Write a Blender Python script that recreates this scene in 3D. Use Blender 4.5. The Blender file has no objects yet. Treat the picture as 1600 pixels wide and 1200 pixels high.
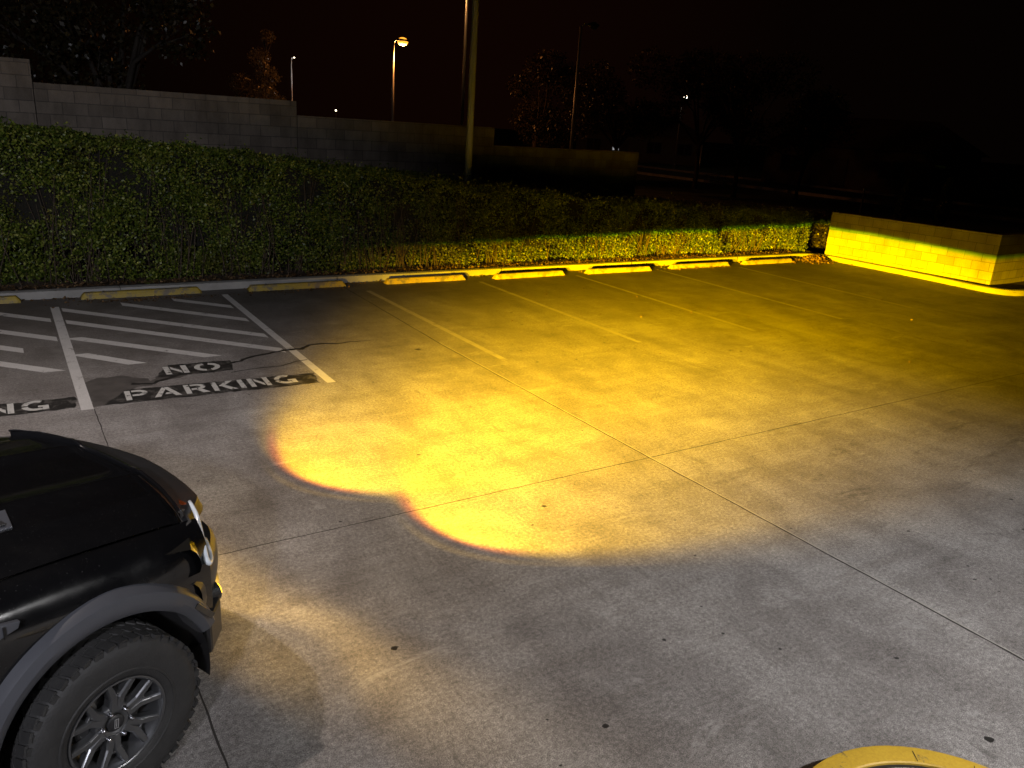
import bpy, bmesh, math, random
import numpy as np
from mathutils import Vector, Matrix
random.seed(7); RNG = np.random.default_rng(7)
scn = bpy.context.scene
COL = scn.collection
R = math.radians

# ------------------------------------------------------------------ camera
CAMH = 2.92
cd = bpy.data.cameras.new('camera'); cam = bpy.data.objects.new('camera', cd); COL.objects.link(cam)
Mx = Matrix(((0.84023838, 0.11948147, -0.52888906, 0), (-0.5386918, 0.29499789, -0.7891688, 0),
             (0.06173011, 0.94799811, 0.31223224, CAMH), (0, 0, 0, 1)))
cam.matrix_world = Mx
cd.sensor_width = 36; cd.lens = 1230.577 / 1600 * 36
cd.clip_start = .05; cd.clip_end = 600
scn.camera = cam

# ------------------------------------------------------------------ world: night sky with a faint sodium glow low down
w = bpy.data.worlds.new('World'); scn.world = w; w.use_nodes = True
nt = w.node_tree; bg = nt.nodes['Background']
geo = nt.nodes.new('ShaderNodeTexCoord')
dot = nt.nodes.new('ShaderNodeVectorMath'); dot.operation = 'DOT_PRODUCT'
gdir = Vector((.47, .86, .13)).normalized(); dot.inputs[1].default_value = gdir
nt.links.new(geo.outputs['Generated'], dot.inputs[0])
cr = nt.nodes.new('ShaderNodeValToRGB')
cr.color_ramp.elements[0].position = .72; cr.color_ramp.elements[0].color = (.0007, .0005, .0004, 1)
cr.color_ramp.elements[1].position = 1.0; cr.color_ramp.elements[1].color = (.0036, .0009, .0004, 1)
e = cr.color_ramp.elements.new(.93); e.color = (.0016, .0006, .0003, 1)
nt.links.new(dot.outputs['Value'], cr.inputs[0]); nt.links.new(cr.outputs[0], bg.inputs[0])
bg.inputs[1].default_value = 1.0
scn.view_settings.view_transform = 'Standard'; scn.view_settings.look = 'None'
scn.view_settings.exposure = 0.0; scn.view_settings.gamma = 1.0
scn.cycles.use_denoising = True
scn.cycles.sample_clamp_indirect = 4.0
scn.cycles.max_bounces = 5

# ------------------------------------------------------------------ building floodlights (behind and beside the camera)
def lamp(name, loc, power, col, size):
    l = bpy.data.lights.new(name, 'POINT'); l.energy = power; l.color = col; l.shadow_soft_size = size
    o = bpy.data.objects.new(name, l); o.location = loc; COL.objects.link(o); return o
def flood(name, loc, aim, power, col, size, angle, blend):
    l = bpy.data.lights.new(name, 'SPOT'); l.energy = power; l.color = col; l.shadow_soft_size = size; l.spot_size = R(angle); l.spot_blend = blend
    o = bpy.data.objects.new(name, l); o.location = loc; COL.objects.link(o)
    o.rotation_euler = (Vector(aim) - Vector(loc)).to_track_quat('-Z', 'Y').to_euler(); return o
flood('lot_lamp_light', (-2.6, 6.0, 8.0), (-1.9, 6.2, 0), 1450, (1.0, .86, .77), .10, 92, .9)
flood('wall_floodlight', (-2.4, -2.4, 4.6), (-1.6, 9.2, .5), 3000, (.90, .90, 1.0), .20, 62, 1)
flood('wall_floodlight', (5.6, -2.6, 5.2), (4.8, .6, 0), 2400, (1.0, .98, .98), .12, 92, 1)

# ------------------------------------------------------------------ node helpers
class NT:
    def __init__(s, nt): s.t = nt
    def n(s, typ, **kw):
        x = s.t.nodes.new(typ)
        for k, v in kw.items(): setattr(x, k, v)
        return x
    def l(s, a, b): s.t.links.new(a, b)
    def put(s, v, sock):
        if hasattr(v, 'is_linked') or hasattr(v, 'links'): s.l(v, sock)
        else: sock.default_value = v
    def m(s, op, *a, clamp=False):
        x = s.n('ShaderNodeMath', operation=op, use_clamp=clamp)
        for i, v in enumerate(a): s.put(v, x.inputs[i])
        return x.outputs[0]
    def mr(s, v, a, b, c=0., d=1., typ='SMOOTHSTEP'):
        x = s.n('ShaderNodeMapRange', interpolation_type=typ); 
        for i, q in enumerate((v, a, b, c, d)): s.put(q, x.inputs[i])
        return x.outputs[0]
    def noise(s, vec, scale, detail=4, rough=.55, dist=0):
        x = s.n('ShaderNodeTexNoise'); s.l(vec, x.inputs['Vector'])
        x.inputs['Scale'].default_value = scale; x.inputs['Detail'].default_value = detail
        x.inputs['Roughness'].default_value = rough; x.inputs['Distortion'].default_value = dist
        return x.outputs['Fac']
    def mix(s, f, a, b, blend='MIX'):
        x = s.n('ShaderNodeMix', data_type='RGBA', blend_type=blend)
        s.put(f, x.inputs[0]); s.put(a, x.inputs[6]); s.put(b, x.inputs[7]); return x.outputs[2]
    def ramp(s, v, stops, interp='LINEAR'):
        x = s.n('ShaderNodeValToRGB'); r = x.color_ramp; r.interpolation = interp
        while len(r.elements) < len(stops): r.elements.new(.5)
        for el, (p, c) in zip(r.elements, stops):
            el.position = p; el.color = c if len(c) == 4 else (*c, 1)
        s.l(v, x.inputs[0]); return x.outputs[0]
    def map(s, vec, scale=(1, 1, 1), rot=(0, 0, 0)):
        x = s.n('ShaderNodeMapping'); s.l(vec, x.inputs[0]); x.inputs['Scale'].default_value = scale
        x.inputs['Rotation'].default_value = rot; return x.outputs[0]
def mat(name, col=(.5, .5, .5), rough=.6, metal=0., spec=.5, coat=0., emit=None, es=0., vary=.12, vs=3., bump=0., bs=60.):
    m = bpy.data.materials.new(name); m.use_nodes = True; t = NT(m.node_tree)
    b = m.node_tree.nodes['Principled BSDF']
    b.inputs['Roughness'].default_value = rough; b.inputs['Metallic'].default_value = metal
    b.inputs['Specular IOR Level'].default_value = spec; b.inputs['Coat Weight'].default_value = coat
    b.inputs['Coat Roughness'].default_value = .03
    tc = t.n('ShaderNodeTexCoord').outputs['Object']
    if vary:
        f = t.noise(tc, vs, 5)
        c = t.mix(f, tuple(x * (1 - vary * 1.6) for x in col) + (1,), tuple(min(1, x * (1 + vary * 1.6)) for x in col) + (1,))
        t.l(c, b.inputs['Base Color'])
    else: b.inputs['Base Color'].default_value = (*col, 1)
    if bump:
        bn = t.n('ShaderNodeBump'); bn.inputs['Strength'].default_value = bump; bn.inputs['Distance'].default_value = .01
        t.l(t.noise(tc, bs, 3), bn.inputs['Height']); t.l(bn.outputs[0], b.inputs['Normal'])
    if emit:
        b.inputs['Emission Color'].default_value = (*emit, 1); b.inputs['Emission Strength'].default_value = es
    return m

# ------------------------------------------------------------------ mesh helpers
def link(name, me, m=None, parent=None, smooth=False):
    o = bpy.data.objects.new(name, me); COL.objects.link(o)
    if m is not None:
        if isinstance(m, (list, tuple)):
            for q in m: me.materials.append(q)
        else: me.materials.append(m)
    if parent is not None: o.parent = parent
    if smooth:
        me.polygons.foreach_set('use_smooth', [True] * len(me.polygons))
    return o
def mesh(name, vs, fs, m=None, parent=None, smooth=False):
    me = bpy.data.meshes.new(name); me.from_pydata([tuple(v) for v in vs], [], [tuple(f) for f in fs]); me.update()
    return link(name, me, m, parent, smooth)
def fin(name, bm, m=None, parent=None, smooth=False, bev=0., ang=35, seg=2):
    me = bpy.data.meshes.new(name); bmesh.ops.recalc_face_normals(bm, faces=bm.faces); bm.to_mesh(me); bm.free()
    o = link(name, me, m, parent, smooth)
    if bev:
        b = o.modifiers.new('bevel', 'BEVEL'); b.width = bev; b.segments = seg; b.limit_method = 'ANGLE'; b.angle_limit = R(ang)
    return o
def smooth_angle(o, a=40):
    me = o.data; me.polygons.foreach_set('use_smooth', [True] * len(me.polygons))
    bm = bmesh.new(); bm.from_mesh(me)
    for ed in bm.edges:
        if len(ed.link_faces) == 2 and ed.calc_face_angle(0) > R(a): ed.smooth = False
    bm.to_mesh(me); bm.free(); return o
def tag(o, label=None, cat=None, group=None, kind=None):
    if label: o['label'] = label
    if cat: o['category'] = cat
    if group: o['group'] = group
    if kind: o['kind'] = kind
    return o
def empty(name, loc=(0, 0, 0), rz=0., **k):
    o = bpy.data.objects.new(name, None); o.location = loc; o.rotation_euler = (0, 0, rz); COL.objects.link(o)
    o.empty_display_size = .2
    return tag(o, **k)
def copy_tree(o, parent=None):
    c = o.copy(); COL.objects.link(c); c.parent = parent
    for ch in [q for q in bpy.data.objects if q.parent == o]: copy_tree(ch, c)
    return c
def box(bm, c, s, rz=0.):
    r = bmesh.ops.create_cube(bm, size=1)
    bmesh.ops.scale(bm, vec=s, verts=r['verts'])
    if rz: bmesh.ops.rotate(bm, cent=(0, 0, 0), matrix=Matrix.Rotation(rz, 3, 'Z'), verts=r['verts'])
    bmesh.ops.translate(bm, vec=c, verts=r['verts']); return r['verts']
def tube(bm, pts, rad, n=8, caps=True):
    if not isinstance(rad, (list, tuple)): rad = [rad] * len(pts)
    rings = []
    pts = [Vector(p) for p in pts]; up = Vector((0, 0, 1))
    for i, p in enumerate(pts):
        d = (pts[min(i + 1, len(pts) - 1)] - pts[max(i - 1, 0)]).normalized()
        a = d.cross(up)
        if a.length < .05: a = d.cross(Vector((0, 1, 0)))
        a.normalize(); b = d.cross(a)
        rings.append([bm.verts.new(p + (a * math.cos(k * 2 * math.pi / n) + b * math.sin(k * 2 * math.pi / n)) * rad[i]) for k in range(n)])
    for r0, r1 in zip(rings, rings[1:]):
        for k in range(n): bm.faces.new((r0[k], r0[(k + 1) % n], r1[(k + 1) % n], r1[k]))
    if caps: bm.faces.new(rings[0]); bm.faces.new(rings[-1])
def lathe_y(bm, prof, n=64, cap=False):   # prof: (radius, y)
    rings = [[bm.verts.new((r * math.cos(2 * math.pi * k / n), y, r * math.sin(2 * math.pi * k / n))) for k in range(n)] for r, y in prof]
    for a, b in zip(rings, rings[1:]):
        for k in range(n): bm.faces.new((a[k], a[(k + 1) % n], b[(k + 1) % n], b[k]))
    if cap: bm.faces.new(rings[-1])
    return rings
def grid(rows):      # rows of equal length lists of points -> verts, faces
    n = len(rows[0]); vs = [p for r in rows for p in r]
    fs = [(i * n + j, i * n + j + 1, (i + 1) * n + j + 1, (i + 1) * n + j) for i in range(len(rows) - 1) for j in range(n - 1)]
    return vs, fs
def sheet(name, polys, z, m, parent=None):
    vs, fs = [], []
    for p in polys:
        b = len(vs); vs += [(x, y, z) for x, y in p]; fs.append(tuple(range(b, b + len(p))))
    bm = bmesh.new(); V = [bm.verts.new(v) for v in vs]
    for f in fs: bm.faces.new([V[i] for i in f])
    bmesh.ops.recalc_face_normals(bm, faces=bm.faces)
    for f in bm.faces:
        if f.normal.z < 0: f.normal_flip()
    bmesh.ops.triangulate(bm, faces=bm.faces)
    me = bpy.data.meshes.new(name); bm.to_mesh(me); bm.free()
    return link(name, me, m, parent)
def leafmesh(name, P, size, m, parent=None, droop=.3, flat=0.):
    """many small folded leaves at points P"""
    n = len(P); S = size * RNG.uniform(.6, 1.35, n)
    a = RNG.normal(size=(n, 3)); a[:, 2] -= droop; a[:, 2] *= (1 - flat); a /= np.linalg.norm(a, axis=1)[:, None]
    b = RNG.normal(size=(n, 3)); b[:, 2] *= (1 - flat); b -= a * (a * b).sum(1)[:, None]; b /= np.linalg.norm(b, axis=1)[:, None]
    c = np.cross(a, b)
    v0 = P; v1 = P + a * (S * .45)[:, None] + b * (S * .32)[:, None] + c * (S * .08)[:, None]
    v2 = P + a * S[:, None]; v3 = P + a * (S * .45)[:, None] - b * (S * .32)[:, None] + c * (S * .08)[:, None]
    V = np.stack([v0, v1, v2, v3], 1).reshape(-1, 3)
    me = bpy.data.meshes.new(name); me.vertices.add(4 * n); me.vertices.foreach_set('co', V.ravel().astype(np.float32))
    me.loops.add(4 * n); me.loops.foreach_set('vertex_index', np.arange(4 * n, dtype=np.int32))
    me.polygons.add(n); me.polygons.foreach_set('loop_start', np.arange(0, 4 * n, 4, dtype=np.int32))
    me.update(calc_edges=True)
    return link(name, me, m, parent)

# ------------------------------------------------------------------ materials
def concrete_mat():
    m = bpy.data.materials.new('concrete_slab'); m.use_nodes = True; t = NT(m.node_tree); b = t.t.nodes['Principled BSDF']
    co = t.n('ShaderNodeTexCoord').outputs['Object']
    big = t.noise(co, .45, 5, .6, .6)
    mid = t.noise(t.map(co, (1.0, .55, 1), (0, 0, .5)), 1.5, 7, .68, .4)
    swp = t.noise(t.map(co, (.5, 3.0, 1), (0, 0, -.25)), 1.6, 6, .72, .2)
    fine = t.noise(co, 38, 6, .78)
    speck = t.noise(co, 170, 3, .8)
    c = t.ramp(big, [(.28, (.185, .172, .166)), (.5, (.225, .212, .206)), (.72, (.270, .260, .254))])
    c = t.mix(.6, c, t.ramp(mid, [(.36, (.30, .28, .27)), (.5, (.50, .49, .48)), (.66, (.74, .74, .73))]), 'OVERLAY')
    c = t.mix(.40, c, t.ramp(swp, [(.34, (.33, .31, .29)), (.5, (.5, .5, .5)), (.7, (.64, .64, .63))]), 'OVERLAY')
    c = t.mix(.6, c, t.ramp(fine, [(.36, (.16, .16, .16)), (.5, (.5, .5, .5)), (.64, (.88, .88, .88))]), 'OVERLAY')
    c = t.mix(.75, c, t.ramp(speck, [(.38, (.12, .12, .12)), (.5, (.5, .5, .5)), (.62, (.92, .92, .90))]), 'OVERLAY')
    scf = t.m('MULTIPLY', t.mr(t.noise(t.map(co, (.6, 1.6, 1), (0, 0, .6)), 2.6, 9, .82, .8), .54, .68), .46)
    c = t.mix(scf, c, (.42, .405, .39, 1))
    drk = t.m('MULTIPLY', t.mr(t.noise(t.map(co, (1.4, .7, 1), (0, 0, .2)), 3.1, 9, .8, .6), .57, .70), .5)
    c = t.mix(t.m('MULTIPLY', drk, 1.25), c, (.075, .068, .062, 1))
    # tyre polish: dark rubbed patches where cars turn
    rub = t.noise(t.map(co, (1, 3.2, 1), (0, 0, .42)), .9, 8, .8, .3)
    sx = t.n('ShaderNodeSeparateXYZ'); t.l(co, sx.inputs[0])
    zone = t.m('MULTIPLY', t.mr(sx.outputs[0], 4.9, 6.2), t.mr(sx.outputs[1], 5.4, 4.3))
    rubm = t.m('MULTIPLY', t.mr(rub, .54, .66), t.m('ADD', t.m('MULTIPLY', zone, .5), .12))
    c = t.mix(rubm, c, (.055, .05, .046, 1))
    # bay dirt, plus light falloff toward the kerb put into the colour
    grime_shade = t.m('MULTIPLY', t.mr(sx.outputs[1], 7.6, 13.0, 0., .75, 'LINEAR'), t.mr(t.noise(co, .8, 6, .7, .5), .25, .6, .55, 1.))
    c = t.mix(grime_shade, c, (.070, .058, .046, 1))
    oil = t.m('MULTIPLY', t.mr(t.noise(co, .75, 3, .5, .2), .62, .72), .30)
    c = t.mix(oil, c, (.10, .09, .08, 1))
    t.l(c, b.inputs['Base Color'])
    t.l(t.mr(fine, .3, .7, .62, .82, 'LINEAR'), b.inputs['Roughness']); b.inputs['Specular IOR Level'].default_value = .35
    bn = t.n('ShaderNodeBump'); bn.inputs['Strength'].default_value = .5; bn.inputs['Distance'].default_value = .004
    t.l(t.m('ADD', t.m('MULTIPLY', speck, .9), fine), bn.inputs['Height']); t.l(bn.outputs[0], b.inputs['Normal'])
    return m
M = {}
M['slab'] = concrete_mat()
def paint_mat(name, col, worn, ws=9., thr=.60, rough=.6):
    """road paint worn through to the concrete in flecks"""
    m = bpy.data.materials.new(name); m.use_nodes = True; t = NT(m.node_tree); b = t.t.nodes['Principled BSDF']
    co = t.n('ShaderNodeTexCoord').outputs['Object']
    f = t.noise(co, ws, 8, .75, .3); g = t.noise(co, 60, 4, .8)
    w_ = t.mr(t.m('ADD', f, t.m('MULTIPLY', g, .25)), thr + .06, thr + .16)
    c = t.mix(t.noise(co, 3.5, 5), tuple(x * .74 for x in col) + (1,), (*col, 1))
    c = t.mix(.35, c, t.ramp(g, [(.3, (.25, .25, .25)), (.7, (.75, .75, .75))]), 'OVERLAY')
    c = t.mix(w_, c, (*worn, 1)); t.l(c, b.inputs['Base Color']); b.inputs['Roughness'].default_value = rough
    return m
M['white_paint'] = paint_mat('white_line_paint', (.66, .64, .62), (.13, .12, .11), 6., .64)
M['faded_paint'] = paint_mat('faded_line_paint', (.33, .305, .275), (.20, .18, .16), 5., .58)
M['stop_paint'] = paint_mat('yellow_stop_paint', (.34, .25, .03), (.13, .11, .08), 5., .56)
M['yellow_kerb'] = paint_mat('yellow_kerb_paint', (.70, .44, .045), (.10, .09, .07), 7., .66, .5)
M['black_paint'] = paint_mat('black_cover_paint', (.026, .024, .023), (.10, .092, .085), 7., .56, .5)
M['letter'] = paint_mat('white_letter_paint', (.60, .59, .56), (.07, .065, .06), 11., .61)
M['joint'] = mat('joint_filler', (.035, .030, .026), .9, vary=.4, vs=8)
M['joint_lip'] = mat('joint_lip', (.34, .32, .29), .8, vary=.3, vs=10)
M['crack'] = mat('crack_sealant', (.020, .018, .016), .55, vary=.4, vs=10)
M['stain'] = mat('damp_stain', (.085, .076, .070), .6, vary=.45, vs=5)
M['kerb'] = mat('kerb_concrete', (.27, .265, .25), .8, vary=.35, vs=2.2, bump=.4, bs=40)
M['grass'] = mat('dark_grass', (.055, .062, .03), .95, vary=.5, vs=1.4, bump=.5, bs=8)
M['mulch'] = mat('bark_mulch', (.060, .040, .026), .95, vary=.6, vs=9, bump=1, bs=30)
M['asphalt'] = mat('street_asphalt', (.05, .048, .046), .85, vary=.25, vs=1.)
M['galv'] = mat('galvanised_steel', (.42, .44, .46), .45, .55, vary=.15, vs=3)
M['darkmetal'] = mat('dark_painted_steel', (.06, .06, .06), .6, .3)
M['bark'] = mat('tree_bark', (.045, .036, .028), .9, vary=.4, vs=5, bump=.6, bs=12)
def leaf_mat(name, cols, rough=.42, trans=.25):
    m = bpy.data.materials.new(name); m.use_nodes = True; t = NT(m.node_tree); b = t.t.nodes['Principled BSDF']
    g = t.n('ShaderNodeNewGeometry'); n = len(cols)
    c = t.ramp(g.outputs['Random Per Island'], [(i / (n - 1), c) for i, c in enumerate(cols)])
    co = t.n('ShaderNodeTexCoord').outputs['Object']
    if name == 'hedge_leaf': c = t.mix(t.mr(t.noise(co, .9, 5, .7, .5), .54, .68, 0., .6), c, (.075, .052, .018, 1))
    c = t.mix(.7, c, t.ramp(t.noise(co, 1.1, 4), [(.3, (.34, .36, .32)), (.7, (.66, .64, .6))]), 'OVERLAY')
    t.l(c, b.inputs['Base Color']); b.inputs['Roughness'].default_value = rough; b.inputs['Specular IOR Level'].default_value = .4
    tr = t.n('ShaderNodeBsdfTranslucent'); t.l(c, tr.inputs[0]); mx = t.n('ShaderNodeMixShader'); mx.inputs[0].default_value = trans
    t.l(b.outputs[0], mx.inputs[1]); t.l(tr.outputs[0], mx.inputs[2]); t.l(mx.outputs[0], t.t.nodes['Material Output'].inputs[0])
    return m
M['leaf'] = leaf_mat('hedge_leaf', [(.030, .052, .008), (.065, .105, .012), (.11, .155, .018), (.17, .21, .03), (.30, .31, .08)])
M['treeleaf'] = leaf_mat('tree_leaf', [(.02, .02, .01), (.04, .033, .014), (.07, .055, .028)], .35)
M['litleaf'] = leaf_mat('lamplit_tree_leaf', [(.10, .09, .04), (.18, .15, .07), (.30, .25, .14)], .3)  # brighter copy of the tree leaf, street lamp light put into the colour
M['dullpole'] = mat('dull_galvanised_pole', (.30, .31, .34), .6, .15, vary=.15, vs=2)
M['deadleaf'] = leaf_mat('dead_leaf', [(.05, .026, .012), (.09, .048, .02), (.14, .08, .035), (.20, .13, .065)], .7, .1)
M['core'] = mat('hedge_shade_core', (.007, .0065, .004), .95, vary=.5, vs=4, bump=1, bs=12)  # near-black colour standing in for shade deep between the leaves
M['twig'] = mat('hedge_twig', (.07, .05, .035), .8, vary=.4, vs=6)
def block_mat(name, col, var, mortar, bl=.4, bh=.2, grime_shade=.5):
    m = bpy.data.materials.new(name); m.use_nodes = True; t = NT(m.node_tree); b = t.t.nodes['Principled BSDF']
    uv = t.n('ShaderNodeTexCoord').outputs['UV']; co = t.n('ShaderNodeTexCoord').outputs['Object']
    br = t.n('ShaderNodeTexBrick'); t.l(uv, br.inputs['Vector']); br.inputs['Scale'].default_value = 1
    br.inputs['Brick Width'].default_value = bl; br.inputs['Row Height'].default_value = bh
    br.inputs['Mortar Size'].default_value = .006; br.inputs['Mortar Smooth'].default_value = .3; br.inputs['Bias'].default_value = 0
    br.inputs['Color1'].default_value = (*[x * (1 - var) for x in col], 1); br.inputs['Color2'].default_value = (*[x * (1 + var) for x in col], 1)
    br.inputs['Mortar'].default_value = (*mortar, 1)
    c = t.mix(grime_shade, br.outputs['Color'], t.ramp(t.noise(t.map(co, (1, 1, .4)), 2.2, 7, .7), [(.3, (.25, .25, .24)), (.7, (.72, .72, .72))]), 'OVERLAY')
    c = t.mix(.3, c, t.ramp(t.noise(co, 60, 4, .8), [(.3, (.2, .2, .2)), (.7, (.8, .8, .8))]), 'OVERLAY')
    t.l(c, b.inputs['Base Color']); b.inputs['Roughness'].default_value = .85; b.inputs['Specular IOR Level'].default_value = .3
    bn = t.n('ShaderNodeBump'); bn.inputs['Strength'].default_value = .8; bn.inputs['Distance'].default_value = .006
    t.l(t.m('ADD', t.m('SUBTRACT', 1., br.outputs['Fac']), t.m('MULTIPLY', t.noise(co, 70, 4), .35)), bn.inputs['Height']); t.l(bn.outputs[0], b.inputs['Normal'])
    return m
M['block'] = block_mat('cream_concrete_block', (.36, .33, .27), .16, (.15, .14, .12))
M['oldblock'] = block_mat('grey_retaining_block', (.15, .125, .10), .2, (.08, .07, .06), grime_shade=.8)

# ------------------------------------------------------------------ ground, slab, joints, markings
def plane(name, x0, x1, y0, y1, z, m): return mesh(name, [(x0, y0, z), (x1, y0, z), (x1, y1, z), (x0, y1, z)], [(0, 1, 2, 3)], m)
tag(plane('ground', -250, 400, -100, 450, -.05, M['grass']), kind='structure')
slabp = [(-14, -9), (44, -9), (44, 8.25), (19.3, 8.25), (18.62, 8.45), (18.55, 8.9), (18.66, 11), (18.66, 13.0), (18.2, 13.5), (-14, 13.52)]
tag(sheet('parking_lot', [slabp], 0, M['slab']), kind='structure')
tag(plane('street', 42, 50, -60, 110, -.035, M['asphalt']), kind='structure')
bm = bmesh.new(); box(bm, (41.85, 25, .03), (.3, 170, .18)); box(bm, (50.15, 25, .03), (.3, 170, .18))
tag(fin('street_kerb', bm, M['kerb']), kind='structure')

def strip(pts, wd, jit=0., seg=.12):
    """a ribbon polygon list along pts; ragged edges"""
    P = []
    for a, b in zip(pts, pts[1:]):
        n = max(1, int(math.dist(a, b) / seg))
        for k in range(n): P.append((a[0] + (b[0] - a[0]) * k / n, a[1] + (b[1] - a[1]) * k / n))
    P.append(pts[-1]); L, Rr = [], []
    for i, p in enumerate(P):
        q, r = P[max(i - 1, 0)], P[min(i + 1, len(P) - 1)]
        d = Vector((r[0] - q[0], r[1] - q[1])).normalized(); nx, ny = -d.y, d.x
        ww = wd(i / (len(P) - 1)) if callable(wd) else wd
        o = random.uniform(-jit, jit) * .6
        a = ww / 2 * (1 + random.uniform(-1, 1) * (jit and .35)); b = ww / 2 * (1 + random.uniform(-1, 1) * (jit and .35))
        L.append((p[0] + nx * (a + o), p[1] + ny * (a + o))); Rr.append((p[0] - nx * (b - o), p[1] - ny * (b - o)))
    return [(L[i], L[i + 1], Rr[i + 1], Rr[i]) for i in range(len(P) - 1)]
J = strip([(5.10, 13.4), (4.97, 9.2), (4.97, 5.0), (5.0, 0), (5.0, -8)], .016, .006) + strip([(-12, 4.99), (4.94, 5.0), (30, 4.98)], .010, .005) \
    + strip([(.62, 8.3), (.60, -7)], .010, .005) + strip([(12.6, 8.2), (12.6, -7)], .008, .004)
tag(sheet('slab_joints', J, .0004, M['joint']), kind='structure')
tag(sheet('slab_joint_lip', strip([(4.99, 9.3), (4.984, 6.5), (4.988, 5.0), (5.015, 0), (5.015, -8)], .013, .005), .0007, M['joint_lip']), kind='structure')

def line_thing(name, polys, z, m, label, cat, group=None):
    return tag(sheet(name, polys, z, m), label, cat, group)
ordn = ['leftmost', 'second', 'third', 'fourth', 'fifth', 'sixth', 'rightmost']
def quadline(a, b, wd): return strip([a, b], wd, .0, 10)
def shear(a, b, wd, ax=0):
    # stripe whose ends are cut parallel to x (ax=1) or y (ax=0)
    d = Vector((b[0] - a[0], b[1] - a[1])).normalized()
    if ax == 0: k = wd / 2 / abs(d.x); return [(a[0], a[1] + k), (b[0], b[1] + k), (b[0], b[1] - k), (a[0], a[1] - k)]
    k = wd / 2 / abs(d.y); return [(a[0] - k, a[1]), (b[0] - k, b[1]), (b[0] + k, b[1]), (a[0] + k, a[1])]
MK = .0012
line_thing('bay_line', quadline((.60, 12.92), (.56, 8.30), .11), MK, M['white_paint'], 'bold white bay line between the two striped no parking bays, nearest the truck hood', 'bay line', 'parking bay lines')
line_thing('bay_line', quadline((3.03, 13.12), (3.03, 8.22), .10), MK, M['white_paint'], 'white bay line along the right side of the striped bay, by the crack', 'bay line', 'parking bay lines')
lab = ['faded bay line close beside the long slab joint', 'pale bay line ending in the yellow light, second right of the slab joint', 'third faint yellow-lit bay line right of the slab joint',
       'fourth faint yellow-lit bay line, next to last before the block wall', 'farthest faint bay line, nearest the cream block wall']
for (a, b), lb in zip([((5.38, 12.75), (5.40, 8.24)), ((7.78, 12.95), (7.78, 8.31)), ((10.16, 13.0), (10.14, 8.19)), ((12.55, 13.0), (12.5, 8.25)), ((14.98, 12.85), (14.92, 8.18))], lab):
    line_thing('bay_line', quadline(a, b, .09), MK, M['faded_paint'], lb, 'bay line', 'parking bay lines')
hat = [((2.21, 12.96), (2.93, 12.22), 0, 'short top hatch stripe nearest the wheel stop in the right striped bay'), ((1.47, 12.86), (2.93, 11.35), 0, 'second hatch stripe from the kerb in the right striped bay'),
       ((.68, 12.72), (2.93, 10.42), 0, 'long third hatch stripe crossing the whole right striped bay'), ((.67, 11.98), (2.93, 9.66), 0, 'long fourth hatch stripe ending by the crack in the right bay'),
       ((.67, 11.10), (2.07, 9.69), 1, 'fifth hatch stripe ending above the word NO'), ((.67, 10.32), (1.22, 9.69), 1, 'shortest lowest hatch stripe beside the dark stain'),
       ((-1.5, 14.1 - .0), (.50, 12.12), 0, 'top hatch stripe of the left bay at the photo edge'), ((-1.5, 13.1), (.50, 11.10), 0, 'second hatch stripe of the left striped bay'),
       ((-1.5, 12.3), (.12, 10.68), 0, 'worn hatch stripe of the left bay, broken off short'), ((-1.5, 11.58), (.38, 9.70), 1, 'lowest hatch stripe of the left bay above the word ending NG')]
for a, b, ax, lb in hat:
    if a[1] > 13.0: # keep clear of the wheel stop
        k = (13.0 - a[1]) / (b[1] - a[1]); a = (a[0] + (b[0] - a[0]) * k, 13.0)
    line_thing('hatch_stripe', [shear(a, b, .15, ax)], MK + .0003, M['white_paint'], lb, 'hatch stripe', 'hatch stripes in the no parking bays')

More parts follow.
